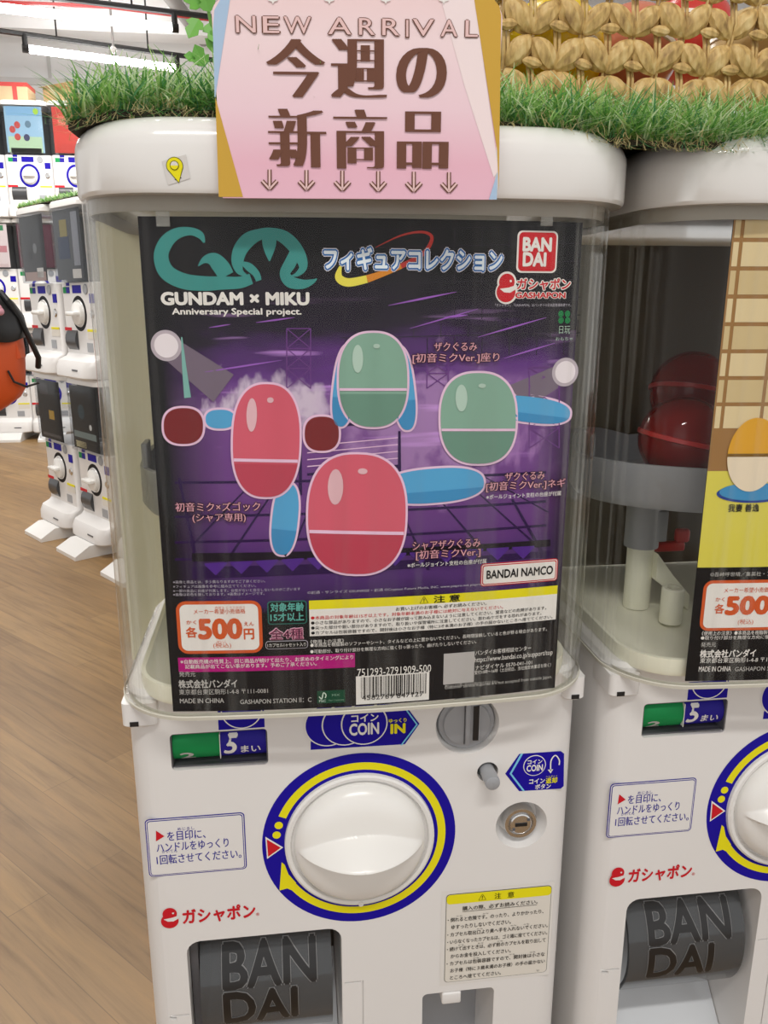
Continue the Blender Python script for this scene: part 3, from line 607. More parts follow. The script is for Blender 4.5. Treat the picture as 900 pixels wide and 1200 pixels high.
# ------------------------------------------------------------------ poster of the main machine
po = MB()
_c = [PO.at(163, 252), PO.at(683, 262), PO.at(201, 831), PO.at(650, 807)]
PX0, PX1, PZ0, PZ1 = (_c[0].x+_c[2].x)/2, (_c[1].x+_c[3].x)/2, ZL+.0918, (_c[0].y+_c[1].y)/2
nx, nz = 26, 10; vs = []; fs = []
for d in (0, .0006):
    for j in range(nz+1):
        for i in range(nx+1): x = PX0+(PX1-PX0)*i/nx; vs.append((x, poster_y(x, CXM)+d, PZ0+(PZ1-PZ0)*j/nz))
n1 = (nx+1)*(nz+1)
for j in range(nz):
    for i in range(nx): a = j*(nx+1)+i; fs += [[a, a+1, a+nx+2, a+nx+1], [n1+a, n1+a+nx+1, n1+a+nx+2, n1+a+1]]
po.add(vs, fs, STAGE)
# stage set print: floor lines, stair teeth, trusses, spotlights
pm = lambda pts, m, lv=1: poly(po, PO, pts, I[m], lv)
for a_, b_, c_, d_ in ((222, 640, 300, 560), (262, 660, 330, 560), (330, 668, 360, 600), (500, 668, 470, 600), (560, 640, 505, 575), (628, 640, 545, 565), (640, 600, 560, 555)):
    pm([(a_, b_), (a_+4, b_), (c_+2, d_), (c_, d_)], 'floorline')
for y in (520, 528, 536, 544): pm([(360, y+2), (470, y-8), (470, y-7), (360, y+3.2)], 'glow')
for y0, y1 in ((560, 556), (600, 590), (630, 618), (650, 640)): pm([(205, y0+4), (640, y1-4), (640, y1-1), (205, y0+7)], 'floorline')
pm([(225, 648), (645, 632), (645, 640), (225, 658)], 'dark', 2); pm([(225, 664), (645, 645), (645, 652), (225, 678)], 'floorline', 2)
for k in range(13):
    x = 240+k*30; y = 672-k*1.6; pm([(x, y-10), (x+13, y+2), (x+26, y-11.5), (x+26, y-13.5), (x, y-12)], 'stair', 3)
def truss(x0, x1, y0, y1, n):
    h = (y1-y0)/n
    for xx in (x0, x1): brush(po, PO, [(xx, y0, 1.3), (xx, y1, 1.3)], I['truss'], 2, 1)
    for k in range(n):
        brush(po, PO, [(x0, y0+k*h, 1.1), (x1, y0+(k+1)*h, 1.1)], I['truss'], 2, 1); brush(po, PO, [(x1, y0+k*h, 1.1), (x0, y0+(k+1)*h, 1.1)], I['truss'], 2, 1); brush(po, PO, [(x0, y0+k*h, 1.1), (x1, y0+k*h, 1.1)], I['truss'], 2, 1)
truss(336, 364, 385, 455, 3); truss(500, 525, 420, 455, 2); truss(620, 655, 430, 525, 4)
for (x0, y0, x1, y1, w0, w1) in ((195, 405, 262, 455, 26, 40), (662, 436, 606, 466, 22, 34)):
    brush(po, PO, [(x0, y0, w0), (x1, y1, w1)], ink('#77697a'), 2, 6); disc(po, PO, (x0, y0), .0085, ink('#bdb2bc'), 3); disc(po, PO, (x0, y0), .0066, ink('#ece4ea'), 4)
# haze puffs and light streaks of the printed stage
for x0, y0, x1, y1, w_ in ((240, 436, 330, 422, 2.2), (300, 378, 345, 372, 2), (245, 384, 270, 380, 1.6), (455, 358, 535, 342, 2.4), (520, 372, 548, 369, 3), (560, 395, 640, 372, 2), (590, 420, 650, 402, 2), (480, 385, 560, 362, 1.6)): brush(po, PO, [(x0, y0, .4), ((x0+x1)/2, (y0+y1)/2, w_), (x1, y1, .4)], ink('#9a5fc0'), 2, 4)
BRK = ink('#2b2730')
for r_ in range(7):
    y = 268+r_*21; brush(po, PO, [(400, y+2, .9), (680, y-4, .9)], BRK, 1, 2)
    for c_ in range(9): x = 405+c_*32+(r_ % 2)*16; brush(po, PO, [(x, y+1.5, .9), (x-.5, y+22, .9)], BRK, 1.2, 1)
for x0, y0, x1, y1 in ((352, 520, 352, 580), (468, 505, 468, 560), (380, 500, 470, 492), (360, 556, 470, 546), (600, 585, 645, 665), (210, 560, 235, 680)): brush(po, PO, [(x0, y0, 3), (x1, y1, 4)], I['floorline'], 1.5, 2)
# plain toy capsules printed where the prizes are pictured
def cap2(cx, cy, w_, h, top, bot, rot=0, lv=3, split=.0):
    seam = top != 'blue' and split < 1
    q = []
    for k in range(56):
        t = 2*PI*k/56; x, y = (abs(math.cos(t))**.8)*math.copysign(1, math.cos(t)), (abs(math.sin(t))**.8)*math.copysign(1, math.sin(t)); q.append((x, y))
    R_ = lambda x, y, g: (cx+(x*(w_/2+g))*math.cos(rot)-(y*(h/2+g))*math.sin(rot), cy+(x*(w_/2+g))*math.sin(rot)+(y*(h/2+g))*math.cos(rot))
    poly(po, PO, [R_(x, y, 2.6) for x, y in q], I['glow'], lv); poly(po, PO, [R_(x, y, 0) for x, y in q], I[top], lv+1)
    low = [R_(x, y, 0) for x, y in q if y >= split-.001]
    if len(low) > 2: poly(po, PO, low, I[bot], lv+2)
    if seam:
        hx = (1-abs(split)**2.5)**.4-.01; poly(po, PO, [R_(-hx, split-.025, 0), R_(hx, split-.025, 0), R_(hx, split+.03, 0), R_(-hx, split+.03, 0)], I['glow'], lv+3)
        for fx, fy_, w2, h2 in ((-.45, -.45, .16, .30), (.1, -.72, .10, .05)): poly(po, PO, [R_(fx+w2*math.cos(t), fy_+h2*math.sin(t), 0) for t in [2*PI*k/16 for k in range(16)]], ink('#e3b9c2') if 'red' in top else ink('#b4cec1'), lv+3)
cap2(215, 499, 46, 42, 'wine', 'wine', 0, 3, 2); cap2(377, 508, 40, 40, 'wine', 'wine', 0, 3, 2)
cap2(258, 491, 34, 22, 'blue', 'blue', 0, 2, 2)
cap2(312, 516, 78, 132, 'cap_red', 'cap_red2', .02, 4, .35)
cap2(404, 452, 26, 96, 'blue', 'blue2', .12, 2, .3); cap2(472, 455, 26, 98, 'blue', 'blue2', -.12, 2, .3)
cap2(437, 445, 80, 110, 'sage', 'sage2', 0, 4, .2)
cap2(622, 480, 92, 30, 'blue', 'blue2', .12, 2, .3)
cap2(560, 490, 88, 106, 'sage', 'sage2', 0, 4, .25)
cap2(508, 569, 118, 40, 'blue', 'blue2', -.08, 2, .3); cap2(334, 608, 30, 84, 'blue', 'blue2', .1, 2, .3)
cap2(418, 602, 114, 140, 'cap_red', 'cap_red2', .02, 5, .3)
# names and small print
def lab(s, x0, x1, y, h): T2(po, PO, s, x0, x1, y, h, I['pinktxt'], I['pinkdk'], 10, .012, .07)
lab('ザクぐるみ', 508, 558, 406, 10); lab('[初音ミクVer.]座り', 483, 584, 419.5, 12); lab('初音ミク×ズゴック', 206, 305, 593, 10.5); lab('(シャア専用)', 226, 288, 606, 11)
lab('ザクぐるみ', 591, 637, 557, 9.5); lab('[初音ミクVer.]ネギ', 569, 661, 568, 11.5); lab('シャアザクぐるみ', 483, 562, 637, 10.5); lab('[初音ミクVer.]', 487, 562, 648, 11.5)
for x0, x1, y in ((569, 656, 579.5), (477, 569, 659)): T(po, PO, '※ボールジョイント支柱の台座が付属', x0, x1, y, 5.5, W_, 11, .01)
for s, x1, y in (('※画像と商品とは、多少異なりますのでご了承ください。', 311, 681), ('※フィギュアは画像を参考に組み立ててください。', 300, 686.3), ('※一部の商品に台座が付属します。台座がないと自立しないものがございます', 352, 691), ('※画像は彩色を施しております。※画像はイメージです。', 310, 695.6)): T(po, PO, s, 203, x1, y, 3.6, ink('#b9b4c0'), 6)
T(po, PO, '©創通・サンライズ ©SUNRISE・創通 ©Crypton Future Media, INC. www.piapro.net piapro', 360, 563, 690, 4.2, ink('#b9b4c0'), 6)
T(po, PO, '「ガシャポン」「GASHAPON」はバンダイの日本国登録商標です。', 580, 669, 357.5, 3.6, ink('#b9b4c0'), 3)
T(po, PO, '発売元', 210, 229, 789.5, 6, I['grey'], 3); T(po, PO, '株式会社バンダイ', 209.5, 278, 801, 9.5, I['grey'], 3, .03); T(po, PO, '東京都台東区駒形1-4-8 〒111-0081', 210, 314, 810, 6.5, I['grey'], 3); T(po, PO, 'MADE IN CHINA', 211, 262.5, 820.8, 5.5, I['grey'], 3, .01); T(po, PO, 'GASHAPON STATION Ⅱ：C', 281.5, 365, 820.8, 5.5, I['grey'], 3, .01)
T(po, PO, '《使用上の注意》', 363.5, 403, 751, 4.6, W_, 3); T(po, PO, '●本商品を樹脂製のソファーやシート、タイルなどの上に置かないでください。長時間接触していると色が移る場合があります。', 363.5, 640, 748.6, 4.6, W_, 3); T(po, PO, '●可動部分、取り付け部分を無理な方向に強く引っ張ったり、曲げたりしないでください。', 363.5, 558, 758.5, 4.6, W_, 3)
T(po, PO, 'バンダイお客様相談センター', 557, 622, 762, 5.6, W_, 3); T(po, PO, 'https://www.bandai.co.jp/support/top', 556, 647, 769.5, 7.5, W_, 3); T(po, PO, 'ナビダイヤル 0570-041-101', 557, 623, 779, 5.5, W_, 3); T(po, PO, '受付10時～16時（土日祝日、当社指定休業日を除く）', 556, 645, 783.5, 4.6, W_, 3); T(po, PO, '海外からのお問い合わせは受け付けておりません。', 521, 585, 801, 3.6, I['grey'], 3); T(po, PO, 'Customer service inquiries are not accepted from outside Japan.', 521, 646, 800, 5, I['grey'], 3)
rbox(po, PO, (520, 766), (555, 799), ink('#b8b5b4'), 2)
T(po, PO, '751293-2791909-500', 418.6, 505, 785.5, 9, W_, 3)
poster = part(po, 'poster', smooth=0, label='black and purple prize poster')
def sub(mb, name, label=None):
    o = mb.build(name, poster, 0)
    if label: o['label'] = label
    return o
# swash emblem
g = MB(); Z = lambda x, y, w_: (150+x/3.6, 240+y/3.6, w_/3.6)
em = 0
for pts in ([(322, 160, 8), (305, 128, 30), (262, 112, 34), (205, 122, 48), (160, 160, 60), (140, 220, 62), (165, 285, 66), (235, 322, 66), (320, 332, 62), (395, 330, 56), (470, 328, 50), (520, 312, 45)],
            [(297, 258, 4), (325, 232, 30), (362, 232, 60), (395, 265, 70), (415, 300, 66)],
            [(500, 298, 8), (472, 280, 30), (462, 240, 50), (474, 190, 60), (508, 148, 62), (553, 126, 48), (600, 118, 42), (655, 135, 54), (700, 175, 56), (730, 225, 48), (738, 265, 34), (715, 292, 20), (690, 300, 5)],
            [(552, 320, 24), (540, 290, 30), (510, 262, 34), (480, 245, 14)], [(596, 112, 60), (596, 165, 58), (596, 205, 34), (597, 238, 4)], [(705, 195, 40), (685, 245, 50), (662, 290, 44), (685, 325, 50), (735, 335, 40), (775, 325, 22), (797, 312, 4)]):
    brush(g, PO, [Z(*p_) for p_ in pts], I['teal'], 3+.25*em, 8); em += 1
brush(g, PO, [(213, 395, 1.5), (216, 430, 5), (220, 466, 8)], ink('#7fb5ae'), 3, 4)
T(g, PO, 'GUNDAM × MIKU', 189.5, 361.5, 350, 14, W_, 4, .05); T(g, PO, 'Anniversary Special project.', 202, 353, 366, 9.5, W_, 4, .03); sub(g, 'title_emblem', 'teal swash emblem with white lettering')
g = MB()
def crescent(pts, m, lv): brush(g, PO, pts, m, lv, 10)
crescent([(440, 290, .5), (470, 276, 2), (495, 272, 3), (506, 279, 4), (496, 297, 5), (470, 312, 6)], I['fireB'], 2); crescent([(470, 312, 6), (450, 320, 7), (430, 327, 9)], I['fireA'], 2); crescent([(430, 327, 9), (408, 331, 10), (397, 325, 9), (399, 312, 3)], I['fireC'], 2)
for m_, b_, lv in ((ink('#e5e3ea'), .15, 3), (I['title'], .11, 4), (I['titlein'], .035, 5)): T(g, PO, 'フィギュアコレクション', 380, 588, 304, 25, m_, lv, b_)
sub(g, 'title_lettering', 'blue outlined title lettering with orbit swoosh')
g = MB(); rbox(g, PO, (606.5, 270), (651.5, 320), W_, 2, .003); rbox(g, PO, (608.5, 272), (649.8, 318), I['red'], 3, .0025); T(g, PO, 'BAN', 613, 645.5, 286.5, 15, W_, 4, .05); T(g, PO, 'DAI', 613, 639, 304, 15, W_, 4, .05); sub(g, 'maker_logo', 'red square maker logo')
g = MB()
c = PO.at(593.5, 337); flat(g, PO, circ((c.x, c.y+.003), .0058), W_, 2); flat(g, PO, circ((c.x, c.y-.0025), .0067), W_, 2.3); ball_logo(g, PO, 593.5, 337, .0058, I['red'], 3, W_)
T(g, PO, 'ガシャポン', 606, 668, 333, 13, W_, 2, .11); T(g, PO, 'ガシャポン', 606, 668, 333, 13, I['red'], 3, .03); T(g, PO, 'GASHAPON', 604, 662, 346, 6.5, W_, 2, .11); T(g, PO, 'GASHAPON', 604, 662, 346, 6.5, I['red'], 3, .04); sub(g, 'toy_mark', 'red capsule mark with lettering')
g = MB(); 
for dx_, dy_ in ((-3.5, -3), (3.5, -3), (-3.5, 4), (3.5, 4)): disc(g, PO, (661+dx_*1.1, 371+dy_*1.1), .0017, I['green'], 2, 1.1)
T(g, PO, '日玩', 655, 668, 386.5, 9, ink('#a9c2b2'), 2); T(g, PO, 'おもちゃ', 651, 671, 397, 4, ink('#a9c2b2'), 2); sub(g, 'clover_mark', 'small green clover mark')
g = MB(); rbox(g, PO, (205.5, 704.5), (308.5, 764.5), I['orange'], 2, .006); rbox(g, PO, (205.5, 704.5), (308.5, 764.5), W_, 3, .006, .0021)
T(g, PO, 'メーカー希望小売価格', 227, 287.5, 716, 6, I['orange'], 4, .01); T(g, PO, 'きぼう こうりかかく', 252, 287, 711.3, 2.5, I['orange'], 4); T(g, PO, 'かく', 218.5, 230, 728.8, 4.5, I['orange'], 4, .02); T(g, PO, '各', 218, 231, 740.5, 12, I['orange'], 4, .03); T(g, PO, '500', 233.5, 282.5, 736.5, 22, I['orange'], 4, .05); T(g, PO, 'えん', 286, 297.5, 730.5, 4.5, I['orange'], 4, .02); T(g, PO, '円', 286, 297.5, 742.5, 12, I['orange'], 4, .03); T(g, PO, '(税込)', 250, 271, 756, 7, I['orange'], 4); T(g, PO, 'ぜいこ', 254, 265, 751.3, 2.2, I['orange'], 4)
sub(g, 'price_label', 'white price label with orange rim')
g = MB(); rbox(g, PO, (313, 704.5), (360, 730.5), I['tealdk'], 2, .002); rbox(g, PO, (313, 704.5), (360, 730.5), I['black'], 3, .002, .0007); T(g, PO, '対象年齢', 317, 356, 711, 10, ink('#5fb0a6'), 4, .03); T(g, PO, '15才以上', 317, 356, 722.5, 9.5, ink('#5fb0a6'), 4, .03)
T2(g, PO, '全4種', 316, 355, 742, 13, I['pink'], ink('#e3c4d4'), 4, .02, .05); T(g, PO, '全4種', 316.4, 355, 742, 13, I['pink'], 7, .035); T(g, PO, '全4種', 316.4, 355, 742, 13, ink('#3a1230'), 8, 0)
rbox(g, PO, (311, 751), (361, 759), ink('#b9b4c0'), 3, .002); rbox(g, PO, (311, 751), (361, 759), I['black'], 4, .002, .0004); T(g, PO, '1カプセル1ヶセット入り', 313.5, 358.5, 755, 4.6, W_, 5); sub(g, 'age_label', 'teal age mark over pink lettering')
g = MB(); rbox(g, PO, (208.5, 770.5), (416, 781.5), I['magenta'], 2); a_ = PO.at(208.5, 769.5); b_ = PO.at(416, 780.5)
T(g, PO, '※自動販売機の性質上、同じ商品が続けて出たり、お求めのタイミングにより', 211.5, 414, 773.4, 5.2, W_, 3, .01); T(g, PO, '記載商品が出てこない事があります。予めご了承ください。', 217, 371, 779.6, 5, W_, 3, .01); sub(g, 'notice_strip', 'magenta notice strip')
g = MB(); a_, b_ = PO.at(362, 703.6), PO.at(651, 725.5); cx0, cx1, cz1, cz0 = a_.x, b_.x, a_.y, b_.y; zy = cz1-.0058
flat(g, PO, [(cx0, cz0), (cx1, cz0), (cx1, zy), (cx0, zy)], W_, 2); flat(g, PO, [(cx0, zy), (cx1, zy), (cx1, cz1), (cx0, cz1)], I['yellow'], 2)
hh = cz0; rows = 5; rh = (zy-cz0-.001)/rows; cw = cx1-cx0
put(g, PO, '⚠', cx0+.43*cw, cx0+.462*cw, cz1-.0052, cz1-.0008, BK, 3, .01); put(g, PO, '注 意', cx0+.485*cw, cx0+.59*cw, cz1-.0053, cz1-.0007, BK, 3, .02)
for i, (s, k0, k1, m_) in enumerate((('お買い上げのお客様へ 必ずお読みください。', .335, .70, BK), ('●本商品の対象年齢は15才以上です。対象年齢未満のお子様には絶対に与えないでください。', .006, .77, I['red']), ('●小さな部品がありますので、小さなお子様が誤って飲み込まないように注意してください。窒息などの危険があります。', .006, .955, BK), ('●尖った部分や鋭い部分がありますので、取り扱いや保管場所に注意してください。思わぬケガをする恐れがあります。', .006, .935, BK), ('●カプセルは包装容器ですので、開封後は小さなお子様（特に3才未満のお子様）の手の届かないところへ捨ててください。', .006, .985, BK))):
    z = zy-.0005-rh*(i+.5); put(g, PO, s, cx0+k0*cw, cx0+k1*cw, z-rh*.37, z+rh*.37, m_, 3, .012)
sub(g, 'caution_panel', 'white caution panel with yellow heading')
g = MB(); rbox(g, PO, (417, 792.5), (502.5, 819.5), W_, 2); x0, x1, z0, z1 = box_px(PO, (421, 793.5), (500, 812)); random.seed(3); x = x0+.001
while x < x1-.001:
    w_ = random.choice((.0003, .0003, .0006, .0009)); flat(g, PO, [(x, z0), (x+w_, z0), (x+w_, z1), (x, z1)], BK, 3); x += w_+random.choice((.0003, .0005, .0008))
T(g, PO, '4582769 847127', 424, 496, 815, 5.6, BK, 4); sub(g, 'barcode', 'barcode on white patch')
g = MB(); rbox(g, PO, (563.5, 660.5), (652.5, 680), I['red'], 2, .0022); rbox(g, PO, (563.5, 660.5), (652.5, 680), W_, 3, .0022, .0006); rbox(g, PO, (565.3, 662.3), (650.7, 678.3), I['red'], 4, .0015); rbox(g, PO, (566.3, 663.3), (649.7, 677.3), W_, 5, .0012); poly(g, PO, [(566, 679), (567, 685.5), (573, 679)], W_, 3)
T(g, PO, 'BANDAI NAMCO', 570, 647, 670.2, 9.5, BK, 6, .03); sub(g, 'publisher_logo', 'white publisher logo with red frame')
g = MB(); rbox(g, PO, (371.5, 809.5), (404.5, 822.5), I['fscgreen'], 2); brush(g, PO, [(374, 816, 1.2), (377, 818.5, 1.4), (379, 811.5, 1.2), (382, 814, 1.2), (381, 817.5, 1)], ink('#cfe0d4'), 3, 4); T(g, PO, 'FSC', 374, 382, 821, 2.6, ink('#cfe0d4'), 3); T(g, PO, 'MIX', 389, 398, 814, 2.6, ink('#7fa590'), 3); T(g, PO, 'Paper | Supporting', 385, 403, 820, 2.2, ink('#7fa590'), 3); sub(g, 'paper_mark', 'green paper certification mark')
# clear hanger clips of the poster
CLIP = clear('clear_clip', (.8, .8, .8), .1, .25)
for px in (191, 640):
    g = MB(); q = PO.at(px, 252); y = poster_y(q.x, CXM); g.box(q.x-.0036, q.x+.0036, y-.0022, y-.0008, q.y-.006, q.y+.003, CLIP, .0004); part(g, 'poster_clip')

# ------------------------------------------------------------------ poster of the second machine
po = MB(); _c = [PR.at(858, 258), PR.at(805, 795)]; X0r = (_c[0].x+_c[1].x)/2; X1r = 2*(CXM+DXM)-X0r; vs = []; fs = []
for d in (0, .0006):
    for j in range(nz+1):
        for i in range(nx+1): x = X0r+(X1r-X0r)*i/nx; vs.append((x, poster_y(x, CXM+DXM)+d, ZL+.0918+(.3925-.0918)*j/nz))
for j in range(nz):
    for i in range(nx): a = j*(nx+1)+i; fs += [[a, a+1, a+nx+2, a+nx+1], [n1+a, n1+a+nx+1, n1+a+nx+2, n1+a+1]]
po.add(vs, fs, I['black'])
zb, zt = PR.at(822, 665).y, PR.at(838, 552).y; ztop = ZL+.3915
flat(po, PR, [(X0r, zb), (X1r, zb), (X1r, zt), (X0r, zt)], I['ylw2'], 1); flat(po, PR, [(X0r, zt), (X1r, zt), (X1r, ztop), (X0r, ztop)], I['wood'], 1)
zl0 = PR.at(842, 516).y; k = 0; z = ztop; dz = (ztop-zl0)/8.4
while z-dz > zl0-.002:
    xs = [X0r, X0r+.0055, X0r+.0300, X0r+.0650, X0r+.1000, X0r+.1350, X0r+.1700, X0r+.2050, X1r]
    for a_, b_ in zip(xs[:-1], xs[1:]): flat(po, PR, [(a_+.0011, z-dz+.0012), (b_-.0011, z-dz+.0012), (b_-.0011, z-.0012), (a_+.0011, z-.0012)], I['tan2'] if k % 2 else I['tan'], 2)
    z -= dz; k += 1
# the pictured prize: a plain amber capsule on a blue disc
for r_, m_, lv in ((1.0, 'deepblue', 3), (.93, 'blue2', 4)):
    c = PR.at(882, 578-(2 if lv == 4 else 0)); flat(po, PR, [(c.x+.0235*r_*math.cos(t), c.y+.0062*r_*math.sin(t)) for t in [2*PI*q/40 for q in range(40)]], I[m_], lv)
c = PR.at(882, 533); flat(po, PR, [(c.x+.0165*math.cos(t), c.y+.0235*math.sin(t)) for t in [2*PI*q/48 for q in range(48)]], I['amber'], 5); flat(po, PR, [(c.x+.0165*math.cos(t), c.y+.0235*math.sin(t)) for t in [PI+PI*q/24 for q in range(25)]], ink('#e8d9c0'), 6)
flat(po, PR, [(c.x-.0166, c.y-.001), (c.x+.0166, c.y-.001), (c.x+.0166, c.y+.001), (c.x-.0166, c.y+.001)], ink('#7a5a20'), 7)
T(po, PR, '我妻 善逸', 853, 889, 595, 9, BK, 3, .02); T(po, PR, '©吾峠呼世晴／集英社・アニプレックス・ufotable', 832, 964, 672, 5, I['grey'], 3)
T(po, PR, '《使用上の注意》●本商品を樹脂製のソファーやシートなどの上に置かないでください。', 822, 1010, 740, 5, W_, 3); T(po, PR, '●取り付け部分を無理な方向に強く引っ張らないでください。', 821, 965, 746, 4.6, W_, 3); T(po, PR, '発売元', 821, 838.5, 755, 5.5, I['grey'], 3); T(po, PR, '株式会社バンダイ', 820, 885, 765.5, 9, W_, 3, .03); T(po, PR, '東京都台東区駒形1-4-8 〒111-0081', 820, 920, 773, 6, W_, 3); T(po, PR, 'MADE IN CHINA', 818.5, 856, 783.5, 6, W_, 3, .01); T(po, PR, 'GASHAPON STATION', 861, 925, 783, 5, I['grey'], 3)
poster2 = part(po, 'poster', M2, 'poster with tan lattice above yellow floor', 0)
g = MB(); rbox(g, PR, (825, 680), (926, 737), I['orange'], 2, .006); rbox(g, PR, (825, 680), (926, 737), W_, 3, .006, .0021)
T(g, PR, 'メーカー希望小売価格', 848, 906, 691, 6, I['orange'], 4, .01); T(g, PR, 'かく', 838, 848.5, 702, 4.5, I['orange'], 4, .02); T(g, PR, '各', 837, 848, 713, 11, I['orange'], 4, .03); T(g, PR, '500', 851, 900, 709, 20, I['orange'], 4, .05); T(g, PR, '円', 903, 914, 714, 11, I['orange'], 4, .03); T(g, PR, '(税込)', 864, 882, 728.5, 7, I['orange'], 4); o = g.build('price_label', poster2, 0); o['label'] = 'white price label with orange rim'

# pin sticker on the first lid
g = MB(); lidy = lambda x: -.0365-.0045*(1-((x-CXM-.0025)/.1595)**2)
LS = Surf(-.040, to3=lambda x, z, d: Vector((x, lidy(x)-d-.0002, z)))
poly(g, LS, [(189.5, 189), (218, 181), (223, 209), (197, 217)], ink('#d2cfcb'), 1)
def pin(r, k, m, lv):
    c = LS.at(204.8, 194.5); q = [(c.x+r*math.cos(t), c.y+r*math.sin(t)) for t in [-.45+(PI+.9)*i/30 for i in range(31)]]; q.append((c.x+.0016, c.y-.0078-k)); flat(g, LS, q, m, lv)
pin(.0043, .0005, ink('#6d6a1e'), 2); pin(.0039, 0, I['yellow'], 3); c = LS.at(204.5, 194); flat(g, LS, circ(c, .0023), ink('#6d6a1e'), 4); flat(g, LS, circ(c, .0019), ink('#d9d6cf'), 5); flat(g, LS, circ((c.x, c.y-.0001), .0019, 20, PI, 2*PI), I['yellow'], 6)
poly(g, LS, [(204.5, 210.5), (212, 207.8), (213, 208.6), (206.5, 211.3)], I['black'], 2); o = part(g, 'pin_sticker', M1, 'square sticker with yellow map pin', 0)

# ------------------------------------------------------------------ sign card
sg = MB(); SGR = thing('sign_card', (SP0.x, SP0.y, .3915+ZN), 'pink new-arrival card with brown lettering standing before the first lid', 'sign')
a_ = SG.at(255, 232); b_ = SG.at(583, 232.5); tl = SG.at(250.5, -4); tr = SG.at(588, -4)
sx0, sx1, sz0, sz1 = (a_.x+tl.x)/2, (b_.x+tr.x)/2, a_.y, tl.y
loop = [(sx0+.0012, sz0), (sx1-.0012, sz0)] + [(sx1-.008+.008*math.cos(k*PI/16), sz1-.008+.008*math.sin(k*PI/16)) for k in range(9)] + [(sx0+.008-.008*math.sin(k*PI/16), sz1-.008+.008*math.cos(k*PI/16)) for k in range(9)]
sg.loft([[SG.to3(x, z, 0) for x, z in loop], [SG.to3(x, z, -.0016) for x, z in loop]], SIGNM)
ZS = lambda x, y: SG.at(240+x/2.5, y/2.5)
def sp(pts, m, lv=1): flat(sg, SG, [ZS(*q) for q in pts], m, lv, .2)
sp([(31, 285), (112, 577), (41, 577)], I['gold']); sp([(75, -8), (31, 285), (29, 285), (24, 90), (28, 30), (45, 0)], I['ltblue'])
sp([(690, -8), (790, -8), (860, 500), (846, 520), (760, 250)], I['palepink'], 1); sp([(788, -8), (842, -6), (862, 18), (868, 45), (861, 560), (856, 440)], I['gold'], 2); sp([(832, 585), (857, 505), (855, 585)], I['ltblue'], 3)
for x in (200, 365, 530, 700): sp([(x-16, -9), (x+16, -9), (x+14, 3), (x+4, 6), (x, 13), (x-4, 6), (x-14, 3)], I['white'], 3)
def fitz(s, x0, x1, y0, y1, m, lv, bold=0, dx=0, thin=0):
    q0, q1 = ZS(x0, y1), ZS(x1, y0); put(sg, SG, s, q0.x+dx, q1.x+dx, q0.y, q1.y, m, lv, bold, 0, 0, thin)
for s, x0, x1, y0, y1 in (('今', 190, 345, 116, 285), ('週', 378, 527, 116, 286), ('の', 568, 702, 142, 286), ('新', 196, 347, 320, 490), ('商', 386, 526, 322, 494), ('品', 570, 708, 328, 494)):
    for i, dx in enumerate((-.0019, -.00125, -.0006, 0, .0006, .00125, .0019)): fitz(s, x0+3, x1-3, y0, y1, I['coffee'], 3+i*.12, 0, dx, .018)
xs_ = {'N': (88, 153), 'E': (167, 222), 'W': (228, 316), 'A': (357, 433), 'R': (447, 503), 'R2': (515, 575), 'I': (583, 603), 'V': (604, 676), 'A2': (686, 745), 'L': (758, 805)}
for ch, (x0, x1) in xs_.items():
    if ch == 'I':
        for w_, m_, lv in ((12.5, 'coffee', 3), (6, 'coffee2', 4.2)): brush(sg, SG, [(240+593/2.5, (60-w_/2+3)/2.5, w_/2.5), (240+593/2.5, (106+w_/2)/2.5, w_/2.5)], I[m_], lv, 2)
        continue
    o_ = 14*(x0-88)/720
    fitz(ch[0], x0+5+(3 if ch == 'I' else 0), x1-5-(3 if ch == 'I' else 0), 48+o_, 96+o_, I['coffee'], 3, .038); fitz(ch[0], x0+5+(3 if ch == 'I' else 0), x1-5-(3 if ch == 'I' else 0), 48+o_, 96+o_, I['coffee2'], 4.2, .004)
for i, x in enumerate((190, 298, 403, 508, 612, 715)):
    y = 497+i*1.6
    for w_, m_, lv in ((12.5, I['coffee'], 3), (5.5, I['coffee2'], 4)):
        q = w_/2.5
        for p_ in ([(240+x/2.5, y/2.5, q), (240+x/2.5, (y+54)/2.5, q)], [(240+(x-22)/2.5, (y+33)/2.5, q), (240+x/2.5, (y+57)/2.5, q)], [(240+(x+22)/2.5, (y+33)/2.5, q), (240+x/2.5, (y+57)/2.5, q)]): brush(sg, SG, p_, m_, lv, 2)
sg.build('card', SGR, 0)

